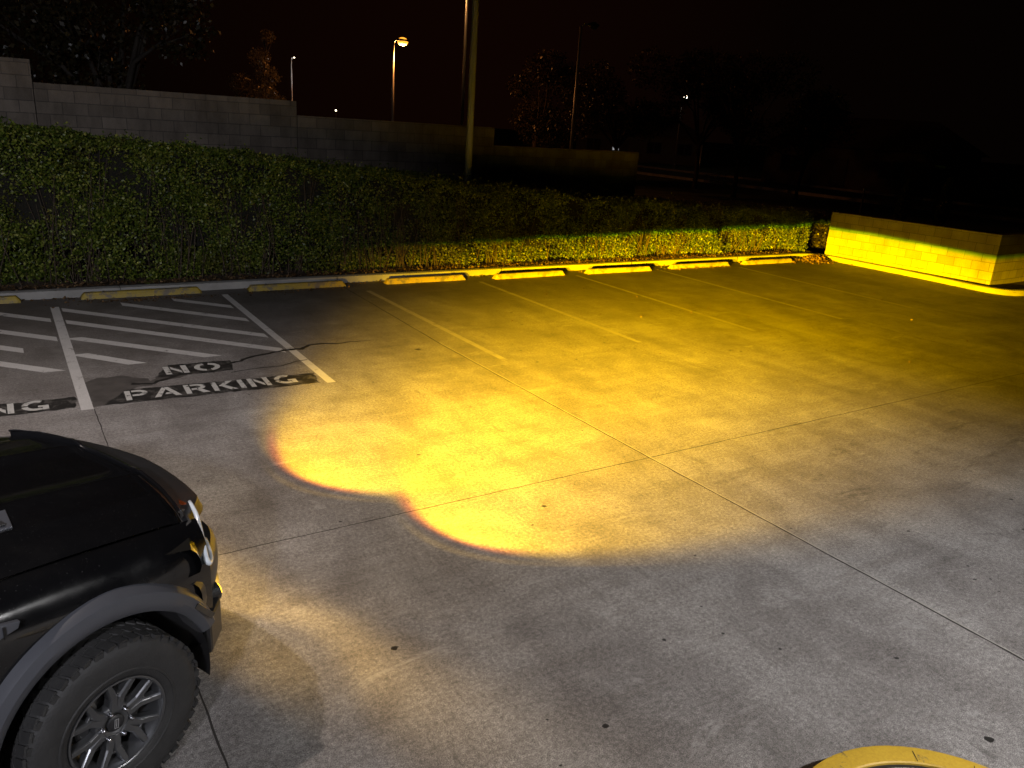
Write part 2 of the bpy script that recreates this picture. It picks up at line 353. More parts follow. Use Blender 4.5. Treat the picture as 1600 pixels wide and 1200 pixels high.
# stencilled words
def arc(cx, cy, rx, ry, a0, a1, t, n=8, tx=None):
    o = [(cx + rx * math.cos(R(a0 + (a1 - a0) * k / n)), cy + ry * math.sin(R(a0 + (a1 - a0) * k / n))) for k in range(n + 1)]
    tx = tx or t
    i = [(cx + (rx - tx) * math.cos(R(a0 + (a1 - a0) * k / n)), cy + (ry - t) * math.sin(R(a0 + (a1 - a0) * k / n))) for k in range(n + 1)]
    return [(o[k], o[k + 1], i[k + 1], i[k]) for k in range(n)]
GL = {  # unit height letters, width .9
 'N': [[(.0, 0), (.2, 0), (.2, 1), (.0, 1)], [(.62, 0), (.82, 0), (.82, 1), (.62, 1)], [(.25, .95), (.25, .62), (.57, .05), (.57, .38)]],
 'O': arc(.44, .5, .44, .5, 100, 260, .22, 10, .2) + arc(.50, .5, .44, .5, -80, 80, .22, 10, .2),
 'P': [[(.0, 0), (.2, 0), (.2, 1), (.0, 1)], [(.25, 1), (.25, .82), (.45, .82), (.45, 1)], [(.25, .55), (.25, .37), (.45, .37), (.45, .55)]] + arc(.45, .685, .36, .315, -90, 90, .18, 8, .19),
 'A': [[(-.06, 0), (.16, 0), (.44, .82), (.36, 1), (.32, 1)], [(.92, 0), (.70, 0), (.46, .70), (.40, 1), (.54, 1)], [(.34, .22), (.60, .22), (.55, .40), (.40, .40)]],
 'R': [[(.0, 0), (.2, 0), (.2, 1), (.0, 1)], [(.25, 1), (.25, .82), (.45, .82), (.45, 1)], [(.25, .55), (.25, .38), (.45, .38), (.45, .55)], [(.42, .36), (.62, 0), (.88, 0), (.64, .40)]] + arc(.45, .69, .36, .31, -80, 90, .18, 8, .19),
 'K': [[(.0, 0), (.2, 0), (.2, 1), (.0, 1)], [(.25, .52), (.62, 1), (.88, 1), (.42, .46)], [(.36, .42), (.62, 0), (.92, 0), (.50, .55)]],
 'I': [[(.0, 0), (.2, 0), (.2, 1), (.0, 1)]],
 'G': arc(.46, .5, .46, .5, 60, 172, .2, 10, .2) + arc(.46, .5, .46, .5, 188, 300, .2, 10, .2) + [[(.66, .02), (.86, .02), (.86, .46), (.52, .46), (.52, .30), (.66, .30)]]}
def word(txt, x0, y0, x1, y1, h, track):
    wid = {'I': .2, 'A': .90, 'O': .94, 'G': .88}
    tot = sum(wid.get(c, .84) for c in txt) + track * (len(txt) - 1)
    d = Vector((x1 - x0, y1 - y0)); L = d.length; d.normalize(); sx = L / tot; px = 0; out = []
    for c in txt:
        ps = []
        for pl in GL[c]:
            ps.append([(x0 + d.x * (px + u) * sx - d.y * v * h, y0 + d.y * (px + u) * sx + d.x * v * h) for u, v in pl])
        out.append((c, ps)); px += wid.get(c, .84) + track
    return out
def ragged(poly, j=.02, seg=.06):
    out = []
    for a, b in zip(poly, poly[1:] + poly[:1]):
        n = max(1, int(math.dist(a, b) / seg))
        for k in range(n): out.append((a[0] + (b[0] - a[0]) * k / n + random.uniform(-j, j), a[1] + (b[1] - a[1]) * k / n + random.uniform(-j, j)))
    return out
def wording(nm, label, txt, a, b, h, track, patch):
    e_ = empty(nm, (0, 0, 0), label=label, cat='painted word', group='stencilled words on the slab')
    sheet('black_backing', [ragged(patch, .015)], .0018, M['black_paint'], e_)
    for c, ps in word(txt, *a, *b, h, track): sheet('letter', ps, .0024, M['letter'], e_)
wording('painted_word', 'white stencilled word NO on a short black patch', 'NO', (1.44, 9.15), (2.05, 9.14), .30, .22, [(1.30, 9.08), (2.16, 9.06), (2.22, 9.46), (1.52, 9.52)])
wording('painted_word', 'long white stencilled word PARKING on a black patch', 'PARKING', (.93, 8.43), (2.70, 8.36), .30, .20, [(.70, 8.36), (2.90, 8.26), (2.96, 8.62), (1.9, 8.70), (.98, 8.78)])
wording('painted_word', 'white stencilled word cut off at the photo edge, ending NG', 'PARKING', (-1.52, 8.45), (.25, 8.45), .30, .20, [(-1.75, 8.36), (.46, 8.40), (.50, 8.74), (-1.5, 8.80)])
# crack, stains, gum
ck = strip([(1.05, 8.96), (1.26, 8.90), (1.43, 9.03), (1.74, 9.22), (2.06, 9.26), (2.26, 9.36), (2.54, 9.54), (2.9, 9.65)], lambda u: .05, .03, .06) \
   + strip([(2.9, 9.65), (3.15, 9.64), (3.3, 9.78), (3.46, 9.80), (3.66, 9.72), (3.8, 9.75), (4.15, 9.72)], lambda u: .07 * (1 - u) + .012, .03, .06) \
   + strip([(2.1, 8.98), (2.37, 9.04), (2.7, 9.02), (2.9, 9.13), (3.07, 9.16)], .018, .01, .06)
tag(sheet('crack', ck, .0021, M['crack']), kind='structure')
st = ragged([(.5, 8.95), (.62, 9.25), (.95, 9.32), (1.25, 9.02), (1.5, 9.16), (1.75, 9.28), (1.6, 9.02), (1.2, 8.84), (.98, 8.74), (.74, 8.34), (.64, 8.36)], .04, .07)
tag(sheet('damp_stain', [st], .0010, M['stain']), kind='structure')
gum = [(1.66, 3.52, .022), (3.48, 4.61, .022), (3.13, 2.83, .016), (2.35, 2.43, .02), (3.02, 5.96, .02), (1.93, 5.08, .014), (4.56, 9.1, .05), (4.04, 3.47, .012), (5.67, 2.28, .014), (5.79, 2.23, .012),
       (6.87, 2.51, .02), (7.4, 2.87, .018), (4.28, 2.02, .016), (4.09, 1.37, .03), (5.92, 2.95, .014), (3.51, 2.7, .011)]
for _ in range(110): gum.append((random.uniform(5, 17), random.uniform(6.5, 12.9), random.uniform(.008, .024)))
for _ in range(130): gum.append((random.uniform(-.5, 17), random.uniform(1, 12.8), random.uniform(.004, .013)))
gp = []
for x, y, r in gum:
    if (x < 1.2 and y < 5.6): continue
    k0 = random.random() * 6; gp.append([(x + r * random.uniform(.7, 1.3) * math.cos(k0 + i * .785), y + r * random.uniform(.6, 1.1) * math.sin(k0 + i * .785)) for i in range(8)])
tag(sheet('gum_spots', gp, .0008, M['crack']), kind='structure')

# ------------------------------------------------------------------ kerbs
def kerb_sweep(path, hgt, wd, prof_round=.025):
    rows = []
    for i, p in enumerate(path):
        q, r = path[max(i - 1, 0)], path[min(i + 1, len(path) - 1)]
        d = Vector((r[0] - q[0], r[1] - q[1])).normalized(); n = Vector((-d.y, d.x))
        pf = [(0, -.02), (.004, hgt - prof_round * 1.2), (prof_round * .4, hgt - prof_round * .3), (prof_round * 1.3, hgt), (wd, hgt), (wd, -.02)]
        rows.append([(p[0] + n.x * u, p[1] + n.y * u, v) for u, v in pf])
    return grid(rows)
kp = [(-14 + i * .5, 13.50) for i in range(64)] + [(18.15, 13.5), (18.4, 13.42), (18.58, 13.25), (18.66, 12.9), (18.67, 12), (18.67, 11), (18.62, 10), (18.55, 9.1), (18.56, 8.8), (18.66, 8.55), (18.85, 8.38), (19.2, 8.28), (22, 8.2), (30, 8.1), (40, 8.0)]
vs, fs = kerb_sweep(kp, .12, .15)
o = mesh('kerb', vs, fs, M['kerb']); smooth_angle(o, 30); tag(o, kind='structure')
bm = bmesh.new()
for x in (-4.1, -.85, 1.55, 5.1, 8.6, 12.1, 15.6): box(bm, (x, 13.497, .06), (.008, .01, .118)); box(bm, (x, 13.58, .1205), (.008, .14, .003))
tag(fin('kerb_joints', bm, M['joint']), kind='structure')
# island kerb, lower right
def fitc(p, q, r):
    ax, ay = p; bx, by = q; cx_, cy_ = r; d = 2 * (ax * (by - cy_) + bx * (cy_ - ay) + cx_ * (ay - by))
    ux = ((ax * ax + ay * ay) * (by - cy_) + (bx * bx + by * by) * (cy_ - ay) + (cx_ * cx_ + cy_ * cy_) * (ay - by)) / d
    uy = ((ax * ax + ay * ay) * (cx_ - bx) + (bx * bx + by * by) * (ax - cx_) + (cx_ * cx_ + cy_ * cy_) * (bx - ax)) / d
    return ux, uy, math.hypot(ax - ux, ay - uy)
ux, uy, ur = fitc((3.0, 1.645), (3.46, 1.52), (3.73, 1.20))
isl = empty('kerb_island', (ux, uy, 0), label='rounded traffic island with yellow painted kerb edge at the bottom of the photo', cat='kerb island')
n = 72; prof = [(ur + .010, 0), (ur + .006, .108), (ur + .001, .117), (ur - .008, .12), (ur - .100, .12), (ur - .106, .114), (ur - .108, .07)]
rows = [[(r * math.cos(2 * math.pi * k / n), r * math.sin(2 * math.pi * k / n), z) for k in range(n + 1)] for r, z in prof]
smooth_angle(mesh('yellow_kerb_ring', *grid(rows), M['yellow_kerb'], isl), 38)
rows = [[((ur - .108 - dd) * (1 + random.uniform(-.006, .006)) * math.cos(2 * math.pi * k / n), (ur - .108 - dd) * (1 + random.uniform(-.006, .006)) * math.sin(2 * math.pi * k / n), z) for k in range(n)] for dd, z in ((-.006, .104), (.03, .106))]
rows = [r + [r[0]] for r in rows]
mesh('joint_filler', *grid(rows), M['crack'], isl)
bm = bmesh.new(); bmesh.ops.create_circle(bm, cap_ends=True, segments=72, radius=ur - .132); bmesh.ops.translate(bm, vec=(0, 0, .112), verts=bm.verts)
fin('concrete_top', bm, M['slab'], isl)
for a in (52, 96, 30):
    q = R(a); c_, s_ = math.cos(q), math.sin(q); r0, r1 = ur - .095, ur - .03
    mesh('kerb_crack', [(r0 * c_ - .002 * s_, r0 * s_ + .002 * c_, .1215), (r1 * c_ - .002 * s_, r1 * s_ + .002 * c_, .1215), (r1 * c_ + .002 * s_, r1 * s_ - .002 * c_, .1215), (r0 * c_ + .002 * s_, r0 * s_ - .002 * c_, .1215)], [(0, 1, 2, 3)], M['crack'], isl)

# garden bed behind the kerb
vs, fs = grid([[(-14 + i * .4, y, .09 + .03 * math.sin(i * 1.7 + y * 5) + random.uniform(-.012, .012)) for i in range(83)] for y in (13.64, 13.8, 14.0, 14.4, 15.2, 16.2)])
tag(mesh('garden_bed', vs, fs, M['mulch'], smooth=True), kind='structure')
vs, fs = grid([[(x, 8.36 + .9 * i * .5, .085) for i in range(12)] for x in (18.81, 18.95, 19.6, 26)])
tag(mesh('garden_bed', vs, fs, M['mulch']), kind='structure')

# ------------------------------------------------------------------ wheel stops
def wheel_stop(x0, x1, y, lab_, first=None):
    L = x1 - x0; root = empty('wheel_stop', ((x0 + x1) / 2, y, 0), label=lab_, cat='wheel stop', group='yellow wheel stops along the kerb')
    rows = []
    for u, hs in ((-L / 2, .35), (-L / 2 + .05, .96), (-L / 2 + .07, 1.), (0, 1.), (L / 2 - .07, 1.), (L / 2 - .05, .96), (L / 2, .35)):
        rows.append([(u, v, h * hs + .0005) for v, h in ((0, 0), (.012, .05), (.03, .088), (.045, .097), (.105, .097), (.12, .088), (.138, .05), (.15, 0))])
    vs, fs = grid(rows); k = len(rows[0]); fs += [tuple(range(k)), tuple(range(len(vs) - k, len(vs)))[::-1]]
    o = mesh('concrete_bar', vs, fs, M['stop_paint'], root)
    for u in (-L * .32, L * .32):
        b = bmesh.new(); bmesh.ops.create_cone(b, cap_ends=True, segments=10, radius1=.014, radius2=.012, depth=.012, matrix=Matrix.Translation((u, .075, .102))); fin('bolt', b, M['darkmetal'], root)
    root.rotation_euler.z = random.uniform(-.018, .018)
for x0, x1, y, lb in [(-1.5, .2, 13.33, 'dull yellow wheel stop cut off by the left photo edge'), (.98, 2.72, 13.30, 'dull yellow wheel stop at the head of the striped bay'),
                      (3.45, 5.15, 13.20, 'dirty yellow wheel stop left of the slab joint, leaves at its foot'), (5.92, 7.58, 13.16, 'yellow wheel stop just right of the slab joint'),
                      (8.2, 9.92, 13.06, 'yellow wheel stop right of the silver pole'), (10.5, 12.3, 13.03, 'bright lit yellow wheel stop, third from the block wall'),
                      (12.95, 14.85, 13.05, 'bright lit wheel stop buried in dead leaves, next to last by the wall'), (15.4, 17.2, 13.05, 'bright lit yellow wheel stop nearest the block wall')]:
    wheel_stop(x0, x1, y, lb)

# ------------------------------------------------------------------ hedge
HX = [-6, .27, 4.2, 8.7, 11.7, 15, 19]; HZ = [2.9, 2.42, 2.10, 1.70, 1.46, 1.27, 1.12]
def hz(x): return np.interp(x, HX, HZ)
hedge = empty('hedge', (6, 14.6, 0), label='long clipped green hedge running along the kerb behind the wheel stops', cat='hedge')
HO = np.array([6, 14.6, 0])
def bumpy(x, z, k=1.): return k * (.10 * np.sin(x * 1.9 + 2.1 * np.sin(z * 2.3)) + .07 * np.sin(x * 4.3 + z * 3.1 + 1.) + .05 * np.sin(x * 9.1 - z * 7.3))
XE = 18.95
def dens(x, z): return .52 + .42 * np.sin(x * 2.7 + 1.7 * np.sin(z * 3.1 + x * .7)) + .28 * np.sin(x * 6.1 + z * 5.3 + 2) + .2 * np.sin(x * 13 - z * 11)
def hedge_points():
    out = []
    n = 30000; x = RNG.uniform(-5, XE, n); f = RNG.uniform(0, 1, n); zz = .12 + f * (hz(x) - .12)
    d = dens(x, zz) + .12
    keep = (RNG.uniform(0, 1, n) < d * np.clip((zz + .05) / .35, .3, 1) * 1.25) & (RNG.uniform(0, 1, n) < hz(x) / 2.5)
    x, zz = x[keep], zz[keep]
    y = 14.02 + bumpy(x, zz, 1.25) + np.abs(RNG.normal(0, .09, len(x))) + .05 * (zz < .5) + np.clip(zz - (hz(x) - .16), 0, 1) * .8
    k = 7; m = len(x); P = np.repeat(np.stack([x, y, zz], 1), k, 0) + RNG.normal(0, 1, (m * k, 3)) * np.array([.05, .035, .05])
    out.append(P)
    n = 42000; x = RNG.uniform(-5, XE, n); f = RNG.uniform(0, 1, n); zz = .15 + f * (hz(x) - .2); out.append(np.stack([x, 14.15 + bumpy(x, zz, .5) + np.abs(RNG.normal(0, .04, n)), zz], 1))
    n = 62000; x = RNG.uniform(-5, XE, n); y = RNG.uniform(14.0, 15.35, n); z = hz(x) + bumpy(x, y, .45) - np.abs(RNG.normal(0, .05, n))
    z -= np.clip(14.15 - y, 0, 1) * .5
    keep = RNG.uniform(0, 1, n) < .85
    out.append(np.stack([x, y, z], 1)[keep])
    n = 7000; y = RNG.uniform(14.0, 15.35, n); z = RNG.uniform(.12, 1.12, n); x = XE + .02 + bumpy(y, z, .6) * .6 - np.abs(RNG.normal(0, .08, n))
    out.append(np.stack([x, y, z], 1))
    n = 5200; x = RNG.uniform(-5, XE, n)      # stray shoots
    z = hz(x) + np.abs(RNG.normal(0, .085, n)) * (.5 + .5 * np.sin(x * 7)); y = RNG.uniform(14.05, 15.35, n); out.append(np.stack([x, y, z], 1))
    return np.concatenate(out)
HP = hedge_points()
leafmesh('foliage', HP - HO, .048, M['leaf'], hedge)
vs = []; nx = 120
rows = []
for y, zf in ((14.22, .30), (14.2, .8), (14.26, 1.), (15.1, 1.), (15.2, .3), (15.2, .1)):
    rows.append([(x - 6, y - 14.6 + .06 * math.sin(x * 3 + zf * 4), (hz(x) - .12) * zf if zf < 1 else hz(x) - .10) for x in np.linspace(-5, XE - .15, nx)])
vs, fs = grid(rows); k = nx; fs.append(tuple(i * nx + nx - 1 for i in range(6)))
mesh('shade_core', vs, fs, M['core'], hedge)  # dark core added to block light and the view through the leaves
bm = bmesh.new()
SC = [random.uniform(-4.8, XE - .6) for _ in range(46)]
for i in range(560):
    x = min(XE - .1, random.choice(SC) + random.gauss(0, .16)) if i % 3 else random.uniform(-4.8, XE - .1); y = random.uniform(13.93, 14.2); h = random.uniform(.5, .9) * float(hz(x))
    p0 = Vector((x, y + .1, .08)); p1 = p0 + Vector((random.uniform(-.2, .2), random.uniform(-.12, .05), h * .45)); p2 = p1 + Vector((random.uniform(-.25, .25), random.uniform(-.06, .08), h * .55))
    tube(bm, [p0 - Vector(HO), p1 - Vector(HO), p2 - Vector(HO)], [random.uniform(.006, .011), .006, .003], 4, False)
fin('stems', bm, M['twig'], hedge)

# dead leaves: along kerb, wheel stops, corner pile
def scatter_leaves(name, P, s, lbl=None):
    o = leafmesh(name, P, s, M['deadleaf'], droop=0, flat=.8); return tag(o, kind='stuff')
n = 5200; x = RNG.uniform(-4, 18, n); y = 13.66 + np.abs(RNG.normal(0, .18, n)); z = .125 + RNG.uniform(0, .03, n)
A_ = np.stack([x, y, z], 1)
n = 1100; x = RNG.uniform(-2, 18, n); x = x[RNG.uniform(0, 1, n) < (.5 + .5 * np.sin(x * 1.6))]; y = 13.46 - np.abs(RNG.normal(0, .10, len(x))) 
A2 = np.stack([x, y, np.full(len(x), .012)], 1)
n = 420; x = np.concatenate([RNG.normal(1.9, .6, n // 2), RNG.normal(4.2, .5, n // 4), RNG.normal(13.9, .5, n // 4 + 60)]); y = 13.12 - np.abs(RNG.normal(0, .09, len(x)))
A3 = np.stack([x, y, np.full(len(x), .012)], 1)
scatter_leaves('fallen_leaves', np.concatenate([A_, A2, A3]), .045)
n = 900; a = RNG.uniform(0, 6.28, n); r = np.abs(RNG.normal(0, .28, n)); x = 18.05 + r * np.cos(a) * 1.1; y = 13.05 + r * np.sin(a) * .75
keep = x < 18.6; x, y, r = x[keep], y[keep], r[keep]
z = .02 + np.clip(.13 - r * .25, 0, .13) * RNG.uniform(.3, 1, len(r))
o = leafmesh('leaf_pile', np.stack([x, y, z], 1), .07, M['deadleaf'], droop=0, flat=.5)
tag(o, 'pile of brown dead leaves in the kerb corner below the block wall', 'leaf pile')
n = 90; x = RNG.uniform(6, 17.5, n); y = RNG.uniform(6, 12.8, n)
scatter_leaves('stray_leaves', np.stack([x, y, np.full(n, .012)], 1), .034)

# ------------------------------------------------------------------ block walls
def wall_prism(name, pts, thick, z0, z1, m, parent=None, capm=None):
    """wall along polyline (front face on pts), thickness to the left normal, UV = (length, z)"""
    bm = bmesh.new(); uv = bm.loops.layers.uv.new('UVMap'); L = 0
    P = [Vector(p) for p in pts]; offs = []
    for i, p in enumerate(P):
        ds = []
        if i > 0: ds.append((p - P[i - 1]).normalized())
        if i < len(P) - 1: ds.append((P[i + 1] - p).normalized())
        ns = [Vector((-d.y, d.x)) for d in ds]; nn = sum(ns, Vector((0, 0))).normalized(); nn /= max(.3, nn.dot(ns[0])); offs.append(p + nn * thick)
    for i in range(len(P) - 1):
        a, b = P[i], P[i + 1]; c, d = offs[i + 1], offs[i]; l = (b - a).length
        quads = [([(a.x, a.y, z0), (b.x, b.y, z0), (b.x, b.y, z1), (a.x, a.y, z1)], [(L, z0), (L + l, z0), (L + l, z1), (L, z1)]),
                 ([(d.x, d.y, z0), (c.x, c.y, z0), (c.x, c.y, z1), (d.x, d.y, z1)], [(L, z0), (L + l, z0), (L + l, z1), (L, z1)]),
                 ([(a.x, a.y, z1), (b.x, b.y, z1), (c.x, c.y, z1), (d.x, d.y, z1)], [(L, .05), (L + l, .05), (L + l, .12), (L, .12)])]
        if i == 0: quads.append(([(a.x, a.y, z0), (d.x, d.y, z0), (d.x, d.y, z1), (a.x, a.y, z1)], [(0, z0), (thick, z0), (thick, z1), (0, z1)]))
        if i == len(P) - 2: quads.append(([(b.x, b.y, z0), (c.x, c.y, z0), (c.x, c.y, z1), (b.x, b.y, z1)], [(0, z0), (thick, z0), (thick, z1), (0, z1)]))
        for q, t in quads:
            f = bm.faces.new([bm.verts.new(v) for v in q])
            for lp, tt in zip(f.loops, t): lp[uv].uv = tt
        L += l
    bmesh.ops.remove_doubles(bm, verts=bm.verts, dist=1e-4)
    return fin(name, bm, m, parent)
o = wall_prism('block_wall', [(18.83, 13.32), (19.02, 9.02), (26.0, 9.45)], .19, .04, 1.24, M['block'])
tag(o, 'low cream concrete block wall lit bright yellow, at the right end of the hedge', 'block wall')
RW = 16.4
segs = [(-9, .84, 3.46, 'tallest dim grey block wall section at the left photo edge'), (.84, 5.38, 3.10, 'long dim grey block wall section rising behind the left half of the hedge'),
        (5.38, 10.05, 2.83, 'dark block wall section behind the silver pole'), (10.05, 14.55, 2.43, 'lowest darkest block wall section, ending before the street')]
for x0, x1, z1, lb in segs:
    tag(wall_prism('retaining_wall', [(x0 + .006, RW), (x1 - .006, RW)], .19, -.05, z1, M['oldblock']), lb, 'block wall', 'stepped block walls behind the hedge')

# ------------------------------------------------------------------ poles and lamps
def glow(name, col, s): return mat(name, (.8, .8, .8), .4, emit=col, es=s, vary=0)
M['sodium'] = glow('sodium_lamp_glow', (1, .36, .03), 2.0); M['whitelamp'] = glow('white_lamp_glow', (1, .93, .75), 14); M['windowlit'] = glow('lit_window_glow', (.8, .85, .9), .28)
M['dot'] = glow('far_lamp_glow', (1, .85, .6), 6)
def street_lamp(loc, hgt, r, side, arm, lens, head_s, label, light=0., lcol=(1, .42, .12), cat='street lamp', lean=0.):
    root = empty('street_lamp', loc, label=label, cat=cat, group='street lamps beyond the walls'); root.rotation_euler.y = lean
    bm = bmesh.new(); tube(bm, [(0, 0, -.05), (0, 0, hgt * .5), (0, 0, hgt)], [r, r * .82, r * .62], 12); tube(bm, [(0, 0, .0), (0, 0, .35)], [r * 1.3, r * 1.3], 12)
    fin('pole', bm, M['galv'], root, True)
    bm = bmesh.new(); tube(bm, [(0, 0, hgt - .05), (side * arm * .5, 0, hgt + .10), (side * arm, 0, hgt + .12)], [r * .5, r * .45, r * .4], 8); fin('arm', bm, M['galv'], root, True)
    bm = bmesh.new(); bmesh.ops.create_uvsphere(bm, u_segments=14, v_segments=8, radius=1); bmesh.ops.scale(bm, vec=(head_s, head_s * .42, head_s * .22), verts=bm.verts)
    bmesh.ops.translate(bm, vec=(side * (arm + head_s * .8), 0, hgt + .14), verts=bm.verts); hd = fin('lamp_head', bm, M['darkmetal'], root, True)
    bm = bmesh.new(); bmesh.ops.create_uvsphere(bm, u_segments=14, v_segments=8, radius=1); bmesh.ops.scale(bm, vec=(head_s * .72, head_s * .40, head_s * .5), verts=bm.verts)
    bmesh.ops.translate(bm, vec=(side * (arm + head_s * .85), 0, hgt + .14 - head_s * .14), verts=bm.verts); fin('lens', bm, lens, hd, True)
    if light:
        l = lamp('lamp_light', (side * (arm + head_s * .85), 0, hgt - .35), light, lcol, .12); l.parent = root
    return root
street_lamp((18.65, 40.96, -.05), 6.66, .075, 1, .16, M['sodium'], .42, 'lit orange street lamp glowing beyond the middle of the dark wall', 800, (1, .33, .07))
street_lamp((13.17, 23.55, -.05), 7.6, .062, -1, .30, M['sodium'], .22, 'tall orange-lit lamp pole just left of the silver pole, head above the photo', 60)
street_lamp((24.0, 32.0, -.05), 7.5, .09, 1, .45, M['darkmetal'], .34, 'tall unlit dark street lamp right of the silver pole', 0)
o = street_lamp((15.35, 47.6, -.05), 5.7, .06, 1, .12, M['dot'], .07, 'thin pale pole with a small lamp, right of the orange-leaved tree', 0)
street_lamp((55.6, 57.5, -.05), 6.35, .06, 1, .15, M['whitelamp'], .30, 'distant small white street lamp in the dark right of centre', 0)
lamp('pole_floodlight', (15.9, 46.9, 5.4), 22, (1, .95, .9), .05)
# foreground silver pole
root = empty('light_pole', (8.70, 15.22, 0), label='tall silver galvanised pole rising out of the hedge behind the wheel stops', cat='pole')
bm = bmesh.new(); tube(bm, [(0, 0, 0), (.01, 0, 2.5), (.02, 0, 8.4)], [.078, .074, .062], 20); fin('pole', bm, M['dullpole'], root, True)
bm = bmesh.new(); box(bm, (0, 0, .1), (.34, .34, .025)); fin('base_plate', bm, M['galv'], root)
bm = bmesh.new(); box(bm, (.02, 0, 8.42), (.95, .10, .06)); fin('crossarm', bm, M['galv'], root)

# ------------------------------------------------------------------ trees
def tree(loc, label, clumps, n_leaf, trunk_h, r0, leaf=.10, lm='treeleaf', group='trees beyond the wall', limbs=9, cat='tree'):
    root = empty('tree', loc, label=label, cat=cat, group=group)
    bm = bmesh.new(); top = Vector((random.uniform(-.4, .4), random.uniform(-.3, .3), trunk_h))
    tube(bm, [(0, 0, -.1), (.05, .03, trunk_h * .4), top * .75, top], [r0, r0 * .75, r0 * .6, r0 * .45], 9)
    for c, rr in clumps[:limbs]:
        c = Vector(c); mid = top.lerp(c, .5) + Vector((random.uniform(-.2, .2), random.uniform(-.2, .2), .15))
        tube(bm, [top * .8, mid, c], [r0 * .42, r0 * .25, .02], 6, False)
        for _ in range(5):
            d = Vector(RNG.normal(size=3)); d.z = abs(d.z) * .8; d.normalize()
            tube(bm, [mid.lerp(c, random.uniform(.2, .9)), c + d * rr * .9], [.03, .008], 4, False)
    fin('trunk', bm, M['bark'], root, True)
    P = []; tot = sum(r ** 2 for _, r in clumps)
    for c, rr in clumps:
        k = int(n_leaf * rr ** 2 / tot); d = RNG.normal(size=(k, 3)); d /= np.linalg.norm(d, axis=1)[:, None]
        q = d * (rr * RNG.uniform(.35, 1.05, k) ** .6)[:, None] * np.array([1, 1, .8])
        hole = np.sin(q[:, 0] * 5 / rr + c[0]) * np.sin(q[:, 1] * 5 / rr + c[1]) * np.sin(q[:, 2] * 6 / rr)
        q = q[hole < .35]; P.append(q + np.array(c))
    leafmesh('crown', np.concatenate(P), leaf, M[lm], root)
    return root
tree((12.6, 44.2, -.05), 'tree with sparse foliage lit orange, left of the thin pale pole', [((.43, -.1, 6.5), .42), ((.0, .1, 5.45), .62), ((.35, 0, 4.6), .70), ((-.95, 0, 4.1), .72), ((.1, -.1, 3.75), .75), ((-.5, .1, 3.4), .9), ((.9, .0, 3.3), .55)], 5200, 2.6, .14, .10, 'litleaf')
def rand_clumps(h0, h1, spread, n, r):
    return [((random.uniform(-spread, spread), random.uniform(-spread, spread), random.uniform(h0, h1)), r * random.uniform(.7, 1.2)) for _ in range(n)]
tree((3.0, 21.5, -.05), 'dark bushy tree over the tall wall section, upper left', rand_clumps(3.2, 7.5, 2.1, 11, 1.1), 16000, 2.8, .2, .11)
tree((-1.2, 23.0, -.05), 'dark tree at the top left photo corner behind the wall', rand_clumps(3.5, 8, 2.0, 10, 1.2), 12000, 3, .2, .11)
tree((27.0, 39.0, -.05), 'reddish dim tree behind the wall, right of the silver pole', rand_clumps(2.4, 6.2, 2.0, 11, 1.2), 12000, 2, .2, .14)
tree((28.2, 33.2, -.05), 'dim tree right of the unlit street lamp, above the wall end', rand_clumps(3.2, 6.5, 2.2, 10, 1.2), 9000, 2.6, .18, .14)
tree((35.7, 35.0, -.05), 'slim dark trunked tree on the verge, left of the slanted pale pole', rand_clumps(3.6, 7, 2.0, 9, 1.2), 7000, 3, .17, .14)
tree((33.6, 30.0, -.05), 'forked dark tree on the verge beside the small metal rack', rand_clumps(3.2, 6.5, 2.2, 9, 1.2), 7000, 2.3, .16, .14)
tree((37.5, 29.0, -.05), 'dark tree on the verge right of the metal rack', rand_clumps(3.0, 6.5, 2.2, 9, 1.2), 7000, 2.3, .15, .14)
def conifer(loc, h, r, label, lean):
    root = empty('conifer', loc, label=label, cat='conifer', group='slim conifers before the house'); root.rotation_euler.y = lean
    bm = bmesh.new(); tube(bm, [(0, 0, -.1), (0, 0, h * .9)], [.05, .01], 6); fin('trunk', bm, M['bark'], root)
    n = 2600; z = RNG.uniform(.08, 1, n); rr = r * np.sin(np.clip(z, 0, 1) ** .6 * 3.05) ** .7 * RNG.uniform(.6, 1.08, n); a = RNG.uniform(0, 6.28, n)
    leafmesh('crown', np.stack([rr * np.cos(a), rr * np.sin(a), z * h], 1), .09, M['leaf'], root)
conifer((33.2, 18.4, -.05), 2.0, .27, 'slim pale green conifer, right one of the pair before the house', .12)
conifer((32.5, 19.7, -.05), 1.8, .24, 'slim pale green conifer, left one of the pair before the house', .08)
root = empty('blocker_shrub', (20.5, 14.6, -.05), label='round dark bush added to block the fog beam between hedge end and cream block wall', cat='blocker_shrub')  # bush added to keep the fog beam off the far house
bm = bmesh.new()
for k in range(7): tube(bm, [(0, 0, 0), (random.uniform(-.4, .4), random.uniform(-.4, .4), .7)], [.02, .006], 5)
fin('stems', bm, M['twig'], root)
d = RNG.normal(size=(9000, 3)); d /= np.linalg.norm(d, axis=1)[:, None]; q = d * (RNG.uniform(.25, 1, 9000) ** .5)[:, None] * np.array([.9, .9, .6]) + np.array([0, 0, .55])
leafmesh('foliage', q[q[:, 2] > .03], .10, M['treeleaf'], root)
